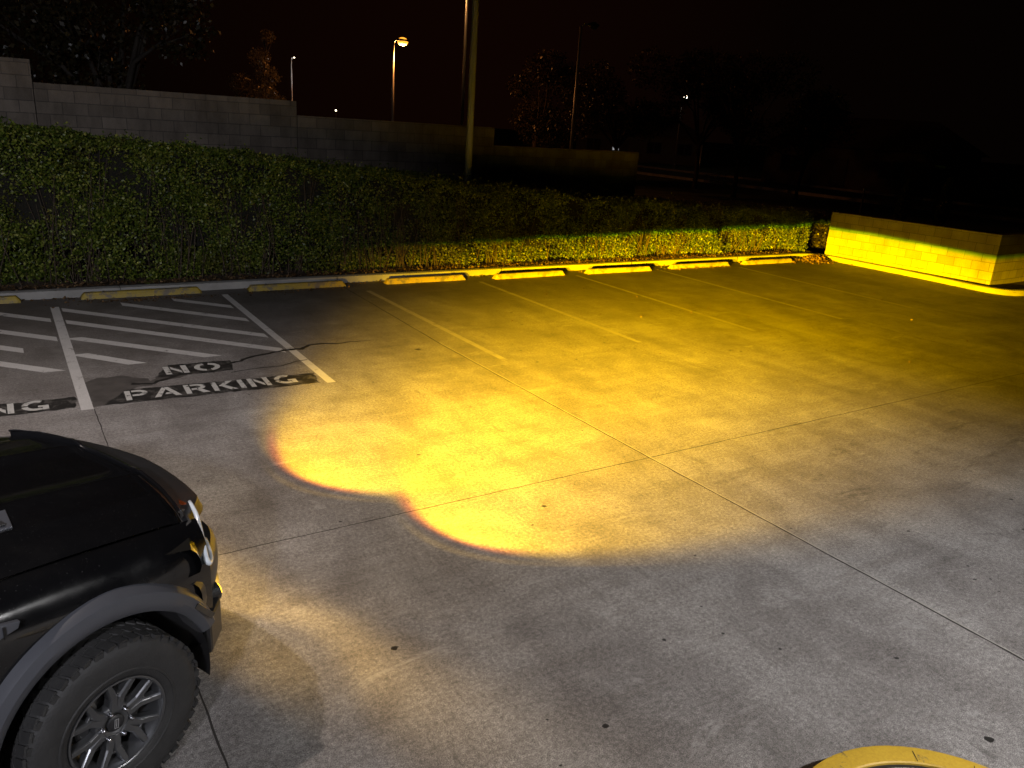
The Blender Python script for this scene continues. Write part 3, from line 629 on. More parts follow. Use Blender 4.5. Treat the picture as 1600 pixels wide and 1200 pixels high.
# slanted pale pole, marker post, rack
root = empty('leaning_pole', (44.4, 43.3, -.05), label='thin pale leaning pole by the street behind the dark trunks', cat='pole'); root.rotation_euler.y = .02
bm = bmesh.new(); tube(bm, [(0, 0, 0), (0, 0, 2.4)], [.06, .05], 10); fin('pole', bm, M['galv'], root, True)
bm = bmesh.new(); tube(bm, [(0, 0, 2.4), (0, 0, 2.46)], [.07, .05], 10); fin('cap', bm, M['darkmetal'], root, True)
root = empty('marker_post', (25.0, 16.6, -.05), label='short post with a small pale cap beyond the block wall', cat='post')
bm = bmesh.new(); tube(bm, [(0, 0, 0), (0, 0, 1.58)], [.03, .03], 8); fin('post', bm, M['darkmetal'], root, True)
bm = bmesh.new(); box(bm, (0, 0, 1.62), (.12, .05, .08)); fin('cap', bm, M['galv'], root, bev=.01)
root = empty('metal_rack', (41.0, 38.3, -.05), rz=-.5, label='small pale metal rack standing low on the verge between two trees', cat='rack')
bm = bmesh.new()
for x in (-.6, -.2, .2, .6): tube(bm, [(x, -.25, 0), (x, -.25, .5), (x, .25, .7), (x, .25, 0)], .02, 6)
fin('hoop', bm, M['galv'], root, True)
bm = bmesh.new(); tube(bm, [(-.8, -.25, .35), (.8, -.25, .35)], .025, 6); tube(bm, [(-.8, .25, .62), (.8, .25, .62)], .025, 6); fin('rail', bm, M['galv'], root, True)
# houses
M['housewall'] = mat('rendered_house_wall', (.11, .085, .06), .85, vary=.2, vs=1.2); M['rooftile'] = mat('roof_tile', (.10, .06, .045), .8, vary=.3, vs=3, bump=.6, bs=6)
M['glass'] = mat('dark_window_glass', (.02, .02, .025), .1, vary=0)
def house(loc, rz, wdt, dep, h, rh, label, lit=None):
    root = empty('house', loc, rz, label=label, cat='house', group='houses across the street')
    bm = bmesh.new(); box(bm, (0, 0, h / 2), (wdt, dep, h)); fin('wall', bm, M['housewall'], root)
    vs = [(-wdt / 2 - .5, -dep / 2 - .5, h), (wdt / 2 + .5, -dep / 2 - .5, h), (wdt / 2 + .5, dep / 2 + .5, h), (-wdt / 2 - .5, dep / 2 + .5, h), (-wdt / 2 + dep * .35, 0, h + rh), (wdt / 2 - dep * .35, 0, h + rh)]
    mesh('roof', vs, [(0, 1, 5, 4), (1, 2, 5), (2, 3, 4, 5), (3, 0, 4), (0, 3, 2, 1)], M['rooftile'], root)
    for i, x in enumerate(np.linspace(-wdt * .36, wdt * .36, 4)):
        if i == 1:
            bm = bmesh.new(); box(bm, (x, -dep / 2 - .03, 1.05), (1.0, .06, 2.1)); fin('door', bm, M['darkmetal'], root); continue
        bm = bmesh.new(); box(bm, (x, -dep / 2 - .04, 1.55), (1.5, .08, 1.2)); f = fin('window', bm, M['darkmetal'], root)
        bm = bmesh.new(); box(bm, (x - .36, -dep / 2 - .085, 1.55), (.64, .01, 1.04)); box(bm, (x + .36, -dep / 2 - .085, 1.55), (.64, .01, 1.04)); fin('pane', bm, M['windowlit'] if lit == i else M['glass'], f)
    return root
house((56, 37.0, 0), R(-62), 14, 9, 2.8, 2.2, 'dim single storey house with hipped roof, across the street at right')
house((62, 22.0, 0), R(-66), 12, 9, 3.0, 2.4, 'very dark house right of the hipped-roof house at the right edge')
house((60, 68.0, 0), R(-40), 13, 9, 2.8, 2.0, 'far dark house beyond the end of the dark wall')
def small_lamp(loc, label, s):
    root = empty('porch_lamp', loc, label=label, cat='lamp', group='distant pinprick lamps')
    bm = bmesh.new(); tube(bm, [(0, 0, -loc[2]), (0, 0, -.06)], [.04, .03], 6); fin('post', bm, M['darkmetal'], root)
    bm = bmesh.new(); bmesh.ops.create_uvsphere(bm, u_segments=10, v_segments=6, radius=s); fin('bulb', bm, M['dot'], root, True)
small_lamp((21.2, 56.1, 3.1), 'pinprick white lamp above the wall, left of the orange street lamp', .06)
small_lamp((56.6, 70.0, 4.0), 'pinprick white lamp right of the unlit street lamp', .09)
small_lamp((57.4, 40.1, 4.1), 'pinprick lamp above the hipped-roof house', .055)
root = empty('porch_window', (48.15, 57.5, 1.45), rz=R(-45), label='small bright window panel above the end of the dark wall', cat='window')
bm = bmesh.new(); box(bm, (-.17, 0, 0), (.24, .04, .28)); box(bm, (.17, 0, .03), (.20, .04, .36)); fin('pane', bm, M['windowlit'], root)
bm = bmesh.new(); box(bm, (0, .04, 0), (.8, .03, .6)); box(bm, (0, .05, -.9), (.7, .1, 1.4)); fin('frame', bm, M['darkmetal'], root)

# ------------------------------------------------------------------ pickup truck (x forward, y left, origin on the ground under the front axle)
TA = R(24.5); truck = empty('pickup_truck', (-.22, 4.02, 0), TA, label='black pickup truck with matte fender flares and yellow fog lights, at lower left', cat='pickup truck')
M['gloss'] = mat('black_car_paint', (.004, .004, .0045), .16, spec=.5, coat=.6, vary=0)
M['matte'] = mat('matte_black_trim', (.018, .018, .019), .42, vary=.15, vs=20, bump=.15, bs=300)
M['flare'] = mat('satin_flare_plastic', (.060, .062, .070), .30, vary=.06, vs=10, bump=.06, bs=400)
M['bump'] = mat('grey_bumper', (.028, .027, .026), .32, vary=.1, vs=6)
M['guard'] = mat('smoked_guard', (.01, .01, .011), .07, spec=.8, coat=1., vary=0)
M['rubber'] = mat('tyre_rubber', (.025, .0245, .024), .66, vary=.3, vs=14, bump=.3, bs=90)
M['alloy'] = mat('dark_alloy', (.19, .194, .20), .33, .85, vary=.08, vs=8)
M['nut'] = mat('lug_nut_chrome', (.55, .55, .57), .18, 1., vary=0)
M['disc'] = mat('brake_disc_steel', (.20, .19, .18), .4, .8, vary=.2, vs=10)
M['drl'] = mat('white_light_guide', (.62, .66, .70), .12, coat=1., vary=0, emit=(.85, .95, 1), es=.05)
M['lampglass'] = mat('dark_lamp_glass', (.015, .014, .012), .06, spec=.8, coat=1., vary=0)
M['amber'] = mat('amber_indicator', (.16, .035, .01), .2, coat=1., vary=0)
M['foglens'] = mat('yellow_fog_lens', (.8, .6, .05), .2, vary=0, emit=(1, .62, .02), es=9)
M['carglass'] = mat('tinted_glass', (.01, .011, .012), .04, spec=.8, coat=1, vary=0)
M['tail'] = mat('red_tail_lamp', (.25, .01, .01), .2, coat=1, vary=0)
M['badge'] = mat('wheel_badge', (.50, .50, .50), .35, .6, vary=0)
_t = NT(M['gloss'].node_tree); _b = _t.t.nodes['Principled BSDF']; _co = _t.n('ShaderNodeTexCoord').outputs['Object']
_t.l(_t.mix(_t.mr(_t.noise(_co, 130, 2, .5), .70, .78), (.004, .004, .0045, 1), (.05, .05, .05, 1)), _b.inputs['Base Color'])
_t.l(_t.mr(_t.noise(_co, 3.5, 6, .7), .3, .7, .10, .30, 'LINEAR'), _b.inputs['Roughness'])
def hood_edge(y): return .63 - .115 * (abs(y) / .75) ** 2.0
def hood_z(x, y):
    ay = abs(y); z = 1.245 - .118 * max(0, (x + .85) / 1.45) ** 1.7
    prof = np.interp(ay, [0, .235, .262, .285, .31, .53, .555, .575, .72, .80], [0, .0, .010, .016, .010, -.004, -.004, -.010, -.030, -.055])
    return z + prof
ys = [0, .12, .235, .262, .285, .31, .42, .53, .555, .575, .65, .72, .77, .80]; ys = [-y for y in ys[:0:-1]] + ys
rows = []
for s in np.linspace(0, 1, 22):
    rows.append([(-.85 + (hood_edge(y) + .85) * s, y * (1 - .02 * s), hood_z(-.85 + (hood_edge(y) + .85) * s, y) - (.006 if s > .97 else 0)) for y in ys])
rows.append([(hood_edge(y) + .010, y * .98, hood_z(hood_edge(y), y) - .028) for y in ys])
rows.append([(hood_edge(y) - .01, y * .98, hood_z(hood_edge(y), y) - .045) for y in ys])
hood = mesh('hood', *grid(rows), M['gloss'], truck); smooth_angle(hood, 50)
# bug guard strip and black surround
def sweep(name, path, prof, m, parent, close=True, smooth=True):
    """profile (u outwards-in-plan, v up) swept along path of 3d points"""
    rows = []
    for i, p in enumerate(path):
        q, r = Vector(path[max(i - 1, 0)]), Vector(path[min(i + 1, len(path) - 1)]); d = (r - q); d.z = 0; d.normalize(); n = Vector((d.y, -d.x, 0))
        rows.append([Vector(p) + n * u + Vector((0, 0, v)) for u, v in prof + ([prof[0]] if close else [])])
    vs, fs = grid(rows)
    if close: k = len(rows[0]); fs += [tuple(range(k - 1)), tuple(range(len(vs) - k, len(vs) - 1))[::-1]]
    o = mesh(name, vs, fs, m, parent); return smooth_angle(o, 35) if smooth else o
gpth = [(hood_edge(y) + .012, y, hood_z(hood_edge(y), y) - .004) for y in np.linspace(.76, -.76, 40)]
sweep('hood_guard', gpth, [(-.012, .0), (-.008, .018), (.000, .030), (.012, .034), (.014, .026), (.004, .016), (.002, -.01)], M['guard'], truck)
nose = lambda y: .835 - .25 * y * y - 2.2 * max(0, abs(y) - .55) ** 1.5
yy = list(np.linspace(.80, -.80, 47))
rows = [[(hood_edge(y) + .012, y, hood_z(hood_edge(y), y) - .030) for y in yy], [(hood_edge(y) + .05, y, 1.088 - .02 * abs(y)) for y in yy], [(max(nose(y) - .03, hood_edge(y) + .03), y, 1.082 - .03 * abs(y)) for y in yy],
        [(max(nose(y), hood_edge(y) + .05), y, 1.066 - .03 * abs(y)) for y in yy], [(max(nose(y), hood_edge(y) + .05) + .012, y, 1.03 - .03 * abs(y)) for y in yy], [(nose(y) + .03, y, .98) for y in yy], [(nose(y) - .01, y, .965) for y in yy]]
o = mesh('grille_surround', *grid(rows), M['matte'], truck); smooth_angle(o, 35)
bm = bmesh.new()
gy = [-.50, -.25, 0, .25, .50]
vs, fs = grid([[(nose(y) - .05, y, z) for y in np.linspace(.52, -.52, 15)] for z in (.99, .72)]); me_ = mesh('grille', vs, fs, M['matte'], truck)
bm = bmesh.new()
for z in (.94, .87, .80, .745):
    pts = [(nose(y) - .02, y, z) for y in np.linspace(.52, -.52, 15)]; tube(bm, pts, .012, 6)
for y in np.linspace(-.5, .5, 9): tube(bm, [(nose(y) - .025, y, .985), (nose(y) - .025, y, .725)], .008, 5)
fin('grille_bar', bm, M['matte'], me_, True)
# fender sides
def sidey(x): return .955 - (0 if x < .30 else .30 * (x - .30) ** 1.35 * 1.6)
for sgn in (-1, 1):
    xs = [-.85, -.75, -.65, -.56, -.5, -.45, -.38, -.3, -.2, -.1, 0, .1, .2, .28, .34, .39, .44, .48, .51, .535, .56, .585]
    rws = []
    for x in xs:
        sy = sidey(x); he = .80 * (1 - .02); hzv = hood_z(x, .80); dx = 0
        ab = .415 + math.sqrt(max(0, .50 ** 2 - x * x)) if abs(x) < .5 else (.45 if x < 0 else .58)
        ab = max(ab, .60 if x > 0 else .45)
        k = min(1, max(0, (x - .30) / .235))
        pts = [(x, sgn * (he - .004), hzv - .012), (x, sgn * (he + .012 - .02 * k), hzv - .004), (x, sgn * (he + .055 - .05 * k), hzv - .012 - .01 * k), (x, sgn * (sy - .055), hzv - .045), (x, sgn * (sy - .018), hzv - .11), (x, sgn * sy, hzv - .19)]
        zb = pts[-1][2]
        for f in (.33, .66, 1): pts.append((x, sgn * (sy + .004 * f), zb + (ab - zb) * f))
        rws.append(pts)
    vs, fs = grid(rws); o = mesh('fender', vs, fs, M['gloss'], truck, True)
    md = o.modifiers.new('sub', 'SUBSURF'); md.levels = md.render_levels = 1
    # flare
    rws = []
    for t in np.linspace(R(20), R(196), 60):
        c, s_ = math.cos(t), math.sin(t)
        def P(r, yv, sq=1.0):
            x = c * r * (1.0); z = .415 + s_ * r; return (x, sgn * yv, z)
        f = max(0, c - .55) / .45; b = 0 if t > 1.6 else f * .05
        ro = .583 - .012 * abs(c - .1)
        rws.append([P(ro + .012, .935 - b), P(ro + .004, .972 - b), P(ro - .012, 1.000 - b), P(ro - .05, 1.012 - b), P(.50, 1.006 - b), P(.482, .995 - b), P(.478, .965 - b), P(.485, .80)])
    o = mesh('fender_flare', *grid(rws), M['flare'], truck); smooth_angle(o, 30)
    bmx = bmesh.new()   # small recessed marker on the flare
    t = R(33); cx_, cz_ = .545 * math.cos(t), .415 + .545 * math.sin(t)
    vv = box(bmx, (0, 0, 0), (.13, .006, .028)); bmesh.ops.rotate(bmx, cent=(0, 0, 0), matrix=Matrix.Rotation(R(50), 3, 'Y'), verts=vv); bmesh.ops.translate(bmx, vec=(cx_, sgn * (.985), cz_), verts=vv)
    fin('side_marker', bmx, M['lampglass'], o, bev=.002)
    # inner arch
    rws = [[(.485 * math.cos(t), sgn * y, .415 + .485 * math.sin(t)) for y in (.96, .40)] for t in np.linspace(R(-10), R(190), 30)]
    mesh('wheel_arch_liner', *grid(rws), M['matte'], truck, True)
    # headlight
    hx = lambda y: .685 - .45 * max(0, abs(y) - .52) ** 1.25 * 1.3
    rws = []
    for y in np.linspace(.50, .935, 15):
        x = hx(y) ; b = max(0, y - .8) * 1.2
        rws.append([(x - .16, sgn * y * .97, 1.085 - .12 * (y - .5)), (x - .045, sgn * y, 1.070 - .12 * (y - .5)), (x - .018, sgn * y, 1.03 - .1 * (y - .5)), (x - .002, sgn * y, .95), (x + .004, sgn * y, .88 + b * .2), (x - .008, sgn * y, .835 + b * .3), (x - .16, sgn * y * .97, .82 + b * .3)])
    hl = mesh('headlight', *grid(rws), M['lampglass'], truck); smooth_angle(hl, 40)
    pts = [(0.675, 0.61, 1.062), (0.648, 0.7, 1.036), (0.611, 0.77, 0.996), (0.575, 0.84, 0.95), (0.551, 0.885, 0.902), (0.555, 0.9, 0.878), (0.598, 0.86, 0.866), (0.651, 0.77, 0.87), (0.695, 0.68, 0.868)]
    P2 = []
    for i in range(len(pts) - 1):
        for k in range(4): P2.append(Vector(pts[i]).lerp(Vector(pts[i + 1]), k / 4))
    P2.append(Vector(pts[-1])); 
    for _ in range(4): P2 = [P2[0]] + [(P2[i - 1] + P2[i] * 2 + P2[i + 1]) / 4 for i in range(1, len(P2) - 1)] + [P2[-1]]
    bm = bmesh.new(); tube(bm, [(p.x, sgn * p.y, p.z) for p in P2], [.010 + .0035 * math.sin(min(1, i / len(P2) * 1.3) * 3.14159 * .62) for i in range(len(P2))], 10); fin('light_guide', bm, M['drl'], hl, True)
    bm = bmesh.new(); bmesh.ops.create_cone(bm, cap_ends=True, segments=20, radius1=.045, radius2=.04, depth=.03, matrix=Matrix.Translation((hx(.62) + .004, sgn * .62, .95)) @ Matrix.Rotation(R(90), 4, 'Y')); fin('projector_lens', bm, M['carglass'], hl, True)
    bm = bmesh.new(); box(bm, (hx(.58) - .035, sgn * .60, 1.068), (.03, .06, .010)); fin('indicator', bm, M['amber'], hl, bev=.004)
    # fender vent trim
    bm = bmesh.new()
    for q in ([(-.40, .958, 1.095), (-.30, .958, 1.072), (-.31, .958, 1.045), (-.36, .958, 1.035), (-.56, .958, .97), (-.60, .958, 1.03)],):
        a_ = [bm.verts.new((x, sgn * (y - .01), z)) for x, y, z in q]; b_ = [bm.verts.new((x, sgn * (y + .012), z)) for x, y, z in q]
        bm.faces.new(b_); bm.faces.new(a_)
        for i in range(len(q)): bm.faces.new((a_[i], a_[(i + 1) % len(q)], b_[(i + 1) % len(q)], b_[i]))
    ve = fin('fender_vent', bm, M['flare'], truck, bev=.004)
    for k in range(4):
        bm = bmesh.new(); box(bm, (-.36 - .055 * k, sgn * .973, 1.052 - .014 * k), (.008, .006, .05)); fin('vent_slot', bm, M['gloss'], ve)
    # hood vent
    bm = bmesh.new(); x1, x0 = -.03, -.42
    q = [(x1, .345), (x1 - .05, .505), (x0 - .04, .505), (x0, .345)]
    a_ = [bm.verts.new((x, sgn * y, hood_z(x, y) - .004)) for x, y in q]; b_ = [bm.verts.new((x, sgn * y, hood_z(x, y) + .007)) for x, y in q]
    bm.faces.new(b_)
    for i in range(4): bm.faces.new((a_[i], a_[(i + 1) % 4], b_[(i + 1) % 4], b_[i]))
    hv = fin('hood_vent', bm, M['flare'], hood, bev=.003)
    bm = bmesh.new()
    for k in range(5): x = x1 - .08 - .06 * k; vv = box(bm, (x, sgn * .425, hood_z(x, .42) + .009), (.02, .13, .008))
    fin('vent_louvre', bm, M['matte'], hv, bev=.002)
# bumper
bpl = lambda y, k=1.: (.925 - .05 * (abs(y) / .5) ** 2 - k * .95 * max(0, abs(y) - .5) ** 1.5)
yb = list(np.linspace(.925, -.925, 47))
rows = []
for z, off in ((.835, -.10), (.83, -.035), (.80, -.012), (.76, .0), (.70, .004), (.655, -.004), (.635, -.035), (.60, -.04), (.575, -.02), (.55, .0), (.50, -.012), (.455, -.05), (.44, -.10)):
    rows.append([(bpl(y) + off, y - math.copysign(1, y) * (.05 if z < .5 and abs(y) > .6 else 0) * (abs(y) - .6) / .3, z) for y in yb])
o = mesh('bumper', *grid(rows), M['bump'], truck); smooth_angle(o, 28)
bpr = o
for sgn in (-1, 1):
    bm = bmesh.new(); vv = box(bm, (.57, sgn * .86, .52), (.20, .06, .20)); bmesh.ops.rotate(bm, cent=(.57, sgn * .86, .5), matrix=Matrix.Rotation(sgn * R(-38), 3, 'Z'), verts=vv)
    fin('bumper_end', bm, M['matte'], bpr, bev=.02)
bm = bmesh.new(); box(bm, (.82, 0, .40), (.16, .9, .10)); fin('skid_plate', bm, M['galv'], truck, bev=.03)
for sgn in (-1, 1):
    bm = bmesh.new(); tube(bm, [(.84, sgn * .30, .47), (.995, sgn * .30, .47), (1.01, sgn * .30, .50), (.99, sgn * .30, .54), (.86, sgn * .30, .55)], .016, 8); fin('tow_hook', bm, M['matte'], truck, True)
FOG = (.862, .76, .617)
for sgn in (-1, 1):
    bx = bpl(.76)
    bm = bmesh.new(); bmesh.ops.create_cone(bm, cap_ends=True, segments=24, radius1=.055, radius2=.05, depth=.06, matrix=Matrix.Translation((bx - .03, sgn * .76, .617)) @ Matrix.Rotation(R(90), 4, 'Y')); fl = fin('fog_light', bm, M['matte'], truck, bev=.004)
    bm = bmesh.new(); bmesh.ops.create_uvsphere(bm, u_segments=20, v_segments=10, radius=.042); bmesh.ops.scale(bm, vec=(.3, 1, 1), verts=bm.verts); bmesh.ops.translate(bm, vec=(bx + .002, sgn * .76, .617), verts=bm.verts); fin('lens', bm, M['foglens'], fl, True)
# wheels
def make_wheel():
    root = bpy.data.objects.new('wheel', None); COL.objects.link(root); root.parent = truck
    bm = bmesh.new()
    half = [(.221, -.112), (.235, -.126), (.243, -.131), (.262, -.137), (.266, -.1415), (.272, -.1415), (.276, -.138), (.30, -.142), (.34, -.1425), (.365, -.139), (.384, -.132), (.400, -.120), (.409, -.102), (.412, -.06), (.412, 0)]
    prof = half + [(r, -y) for r, y in half[-2::-1]]
    lathe_y(bm, prof, 96)
    # carcass is one piece with its tread blocks
    for k in range(46):
        a = 2 * math.pi * k / 46
        for (r, y, dx, dy, dz, tw) in ((.4105, -.098 if k % 2 else -.103, .042, .055, .014, .25), (.4105, .10, .042, .055, .014, -.25), (.4125, -.035, .044, .045, .010, .5), (.4125, .038, .044, .045, .010, -.5), (.392, -.1235 if k % 2 else -.120, .036 if k % 2 else .030, .012, .034, 0)):
            vv = box(bm, (0, 0, 0), (dx, dy, dz)); bmesh.ops.rotate(bm, cent=(0, 0, 0), matrix=Matrix.Rotation(tw, 3, 'Z'), verts=vv)
            bmesh.ops.translate(bm, vec=(0, y, r), verts=vv); bmesh.ops.rotate(bm, cent=(0, 0, 0), matrix=Matrix.Rotation(a + (.5 / 46 * 6.28 if abs(y) < .05 else 0), 3, 'Y'), verts=vv)
    o = fin('tyre', bm, M['rubber'], root); smooth_angle(o, 28)
    bm = bmesh.new()
    lathe_y(bm, [(.221, -.110), (.229, -.124), (.2285, -.129), (.222, -.1295), (.217, -.126), (.212, -.112), (.200, -.092), (.192, -.02), (.19, .11), (.222, .125)], 96)
    rim = fin('rim', bm, M['alloy'], root); smooth_angle(rim, 35)
    bm = bmesh.new()
    def bar(p, q, w0, w1, yo0, yo1, dep):
        p, q = Vector(p), Vector(q); d = (q - p).normalized(); n_ = Vector((-d.y, d.x))
        vs = []
        for (c, w_, yo) in ((p, w0, yo0), (q, w1, yo1)):
            for sx, yy_, k_ in ((-1, 0, 1.), (-.62, -.010, 1.), (.62, -.010, 1.), (1, 0, 1.), (1, dep, 1.), (-1, dep, 1.)):
                t = c + n_ * (w_ / 2 * sx); vs.append(bm.verts.new((t.x, yo + yy_, t.y)))
        a_, b_ = vs[:6], vs[6:]
        for i in range(6): bm.faces.new((a_[i], a_[(i + 1) % 6], b_[(i + 1) % 6], b_[i]))
        bm.faces.new(a_[::-1]); bm.faces.new(b_)
    for k in range(6):
        a = 2 * math.pi * k / 6 + .35
        u = lambda r, da=0: (r * math.cos(a + da), r * math.sin(a + da))
        for sg in (-1, 1):
            bar(u(.060, sg * .20), u(.135, sg * .135), .044, .036, -.092, -.098, .040)
            bar(u(.128, sg * .14), u(.214, sg * .27), .040, .030, -.0975, -.112, .035)
        bar(u(.150, -.12), u(.150, .12), .014, .014, -.092, -.092, .03)
    sp = fin('spokes', bm, M['alloy'], rim, bev=.002, ang=20); 
    bm = bmesh.new(); lathe_y(bm, [(.092, -.05), (.092, -.086), (.084, -.096), (.050, -.097), (.044, -.088), (.040, -.088)], 48); fin('hub', bm, M['alloy'], rim, True)
    bm = bmesh.new(); lathe_y(bm, [(.041, -.08), (.040, -.099), (.034, -.104), (.001, -.105)], 32); cap = fin('centre_cap', bm, M['matte'], rim); smooth_angle(cap, 40)
    bm = bmesh.new()
    for c, s_ in (((-.0085, -.1065, 0), (.0025, .003, .044)), ((.0085, -.1065, 0), (.0025, .003, .044)), ((0, -.1065, .0215), (.019, .003, .0025)), ((0, -.1065, -.0215), (.019, .003, .0025)), ((0, -.1062, 0), (.003, .002, .030))): box(bm, c, s_)
    bmesh.ops.rotate(bm, cent=(0, 0, 0), matrix=Matrix.Rotation(R(8), 3, 'Y'), verts=bm.verts); fin('badge', bm, M['badge'], cap)
    for k in range(6):
        a = 2 * math.pi * (k + .5) / 6 + .35
        bm = bmesh.new(); bmesh.ops.create_cone(bm, cap_ends=True, segments=6, radius1=.0115, radius2=.0105, depth=.024); bmesh.ops.create_uvsphere(bm, u_segments=10, v_segments=6, radius=.0098, matrix=Matrix.Translation((0, 0, .012)))
        bmesh.ops.rotate(bm, cent=(0, 0, 0), matrix=Matrix.Rotation(R(90), 3, 'X'), verts=bm.verts); bmesh.ops.translate(bm, vec=(.0695 * math.cos(a), -.106, .0695 * math.sin(a)), verts=bm.verts)
        fin('lug_nut', bm, M['nut'], rim, True)
    bm = bmesh.new(); lathe_y(bm, [(.07, -.03), (.163, -.03), (.163, .0), (.07, .0)], 48)
    fin('brake_disc', bm, M['disc'], root, True)
    bm = bmesh.new(); box(bm, (-.13, -.025, .045), (.07, .08, .14)); fin('brake_caliper', bm, M['matte'], root, bev=.012)
    return root
wheel = make_wheel(); wheel.location = (.0, -.88, .397); wheel.scale = (.946, .946, .946)
for loc, rz, ry in (((.0, .88, .397), math.pi, .6), ((-3.27, -.86, .397), 0, 1.1), ((-3.27, .86, .397), math.pi, .2)):
    c = copy_tree(wheel, truck); c.location = loc; c.rotation_euler = (0, 0, rz)
# cab, doors, bed (left of the photograph's edge)
for sgn in (-1, 1):
    xs = [-.85, -1.2, -1.8, -2.3, -2.75, -2.8, -2.85, -2.95, -3.1, -3.27, -3.44, -3.59, -3.69, -3.74, -3.8, -4.1, -4.40]
    rws = []
    for x in xs:
        ab = .415 + math.sqrt(max(0, .49 ** 2 - (x + 3.27) ** 2)) if abs(x + 3.27) < .49 else .46
        zt = 1.19 if x > -.9 else 1.14
        zt2 = min(zt, 1.2); rws.append([(x, sgn * .80, zt2 + .02), (x, sgn * .87, zt2 + .005), (x, sgn * .93, zt2 - .07), (x, sgn * .955, zt2 - .16), (x, sgn * .958, max(ab, .9) * .5 + .42), (x, sgn * .955, ab)])
    o = mesh('body_side', *grid(rws), M['gloss'], truck); smooth_angle(o, 40)
    rws = [[(-3.27 + .565 * math.cos(t), sgn * .955, .415 + .565 * math.sin(t)), (-3.27 + .555 * math.cos(t), sgn * 1.0, .415 + .555 * math.sin(t)), (-3.27 + .49 * math.cos(t), sgn * 1.0, .415 + .49 * math.sin(t)), (-3.27 + .48 * math.cos(t), sgn * .9, .415 + .48 * math.sin(t))] for t in np.linspace(R(-8), R(188), 40)]
    o = mesh('fender_flare', *grid(rws), M['flare'], truck); smooth_angle(o, 30)
    bm = bmesh.new(); box(bm, (-1.65, sgn * .93, .42), (2.0, .14, .05)); fin('side_step', bm, M['matte'], truck, bev=.015)
    bm = bmesh.new(); box(bm, (-4.40, sgn * .86, .98), (.06, .13, .34)); fin('tail_lamp', bm, M['tail'], truck, bev=.02)
    bm = bmesh.new(); box(bm, (-1.05, sgn * 1.06, 1.27), (.11, .20, .18)); box(bm, (-1.03, sgn * .93, 1.22), (.05, .14, .04)); fin('wing_mirror', bm, M['matte'], truck, bev=.03)
    for x in (-1.25, -2.2):
        bm = bmesh.new(); box(bm, (x - .45, sgn * .965, 1.0), (.16, .02, .028)); fin('door_handle', bm, M['gloss'], truck, bev=.006)
lo = [(-.86, .86, 1.19), (-2.80, .86, 1.14), (-2.80, -.86, 1.14), (-.86, -.86, 1.19)]; hi = [(-1.55, .66, 1.86), (-2.66, .66, 1.86), (-2.66, -.66, 1.86), (-1.55, -.66, 1.86)]
o = mesh('cab', lo + hi, [(0, 1, 5, 4), (1, 2, 6, 5), (2, 3, 7, 6), (3, 0, 4, 7), (4, 5, 6, 7), (3, 2, 1, 0)], M['gloss'], truck)
b_ = o.modifiers.new('bevel', 'BEVEL'); b_.width = .05; b_.segments = 3
def pane(name, i, j, k, l, out, ins=.10):
    q = [Vector(v) for v in (i, j, k, l)]; c = sum(q, Vector()) / 4; q = [v.lerp(c, ins) + Vector(out) for v in q]
    mesh(name, q, [(0, 1, 2, 3)], M['carglass'], truck)
pane('windscreen', lo[3], lo[0], hi[0], hi[3], (.006, 0, .006), .13)
pane('rear_window', lo[1], lo[2], hi[2], hi[1], (-.008, 0, 0), .25)
for sgn, a_, b_, c_, d_ in ((1, lo[0], lo[1], hi[1], hi[0]), (-1, lo[3], lo[2], hi[2], hi[3])):
    A1, B1, C1, D1 = [Vector(v) for v in (a_, b_, c_, d_)]; m0, m1 = A1.lerp(B1, .52), D1.lerp(C1, .42)
    pane('side_window', A1, m0, m1, D1, (0, sgn * .006, .002), .12); pane('side_window', m0, B1, C1, m1, (0, sgn * .006, .002), .12)
bm = bmesh.new(); box(bm, (-2.6, 0, .46), (3.5, 1.80, .10)); box(bm, (-3.62, 0, .80), (1.56, 1.5, .05)); fin('floor_pan', bm, M['matte'], truck)
bm = bmesh.new(); box(bm, (-4.40, 0, .88), (.05, 1.56, .56)); fin('tailgate', bm, M['gloss'], truck, bev=.015)
bm = bmesh.new(); box(bm, (-3.60, 0, 1.165), (1.55, 1.62, .03)); fin('bed_cover', bm, M['matte'], truck, bev=.01)
bm = bmesh.new(); box(bm, (-4.50, 0, .55), (.14, 1.75, .16)); fin('rear_bumper', bm, M['bump'], truck, bev=.03)
bm = bmesh.new(); box(bm, (.05, 0, .55), (1.0, .9, .35)); fin('engine_bay', bm, M['matte'], truck, bev=.02)
bm = bmesh.new(); box(bm, (-.86, 0, 1.0), (.04, 1.55, .40)); fin('firewall', bm, M['matte'], truck)

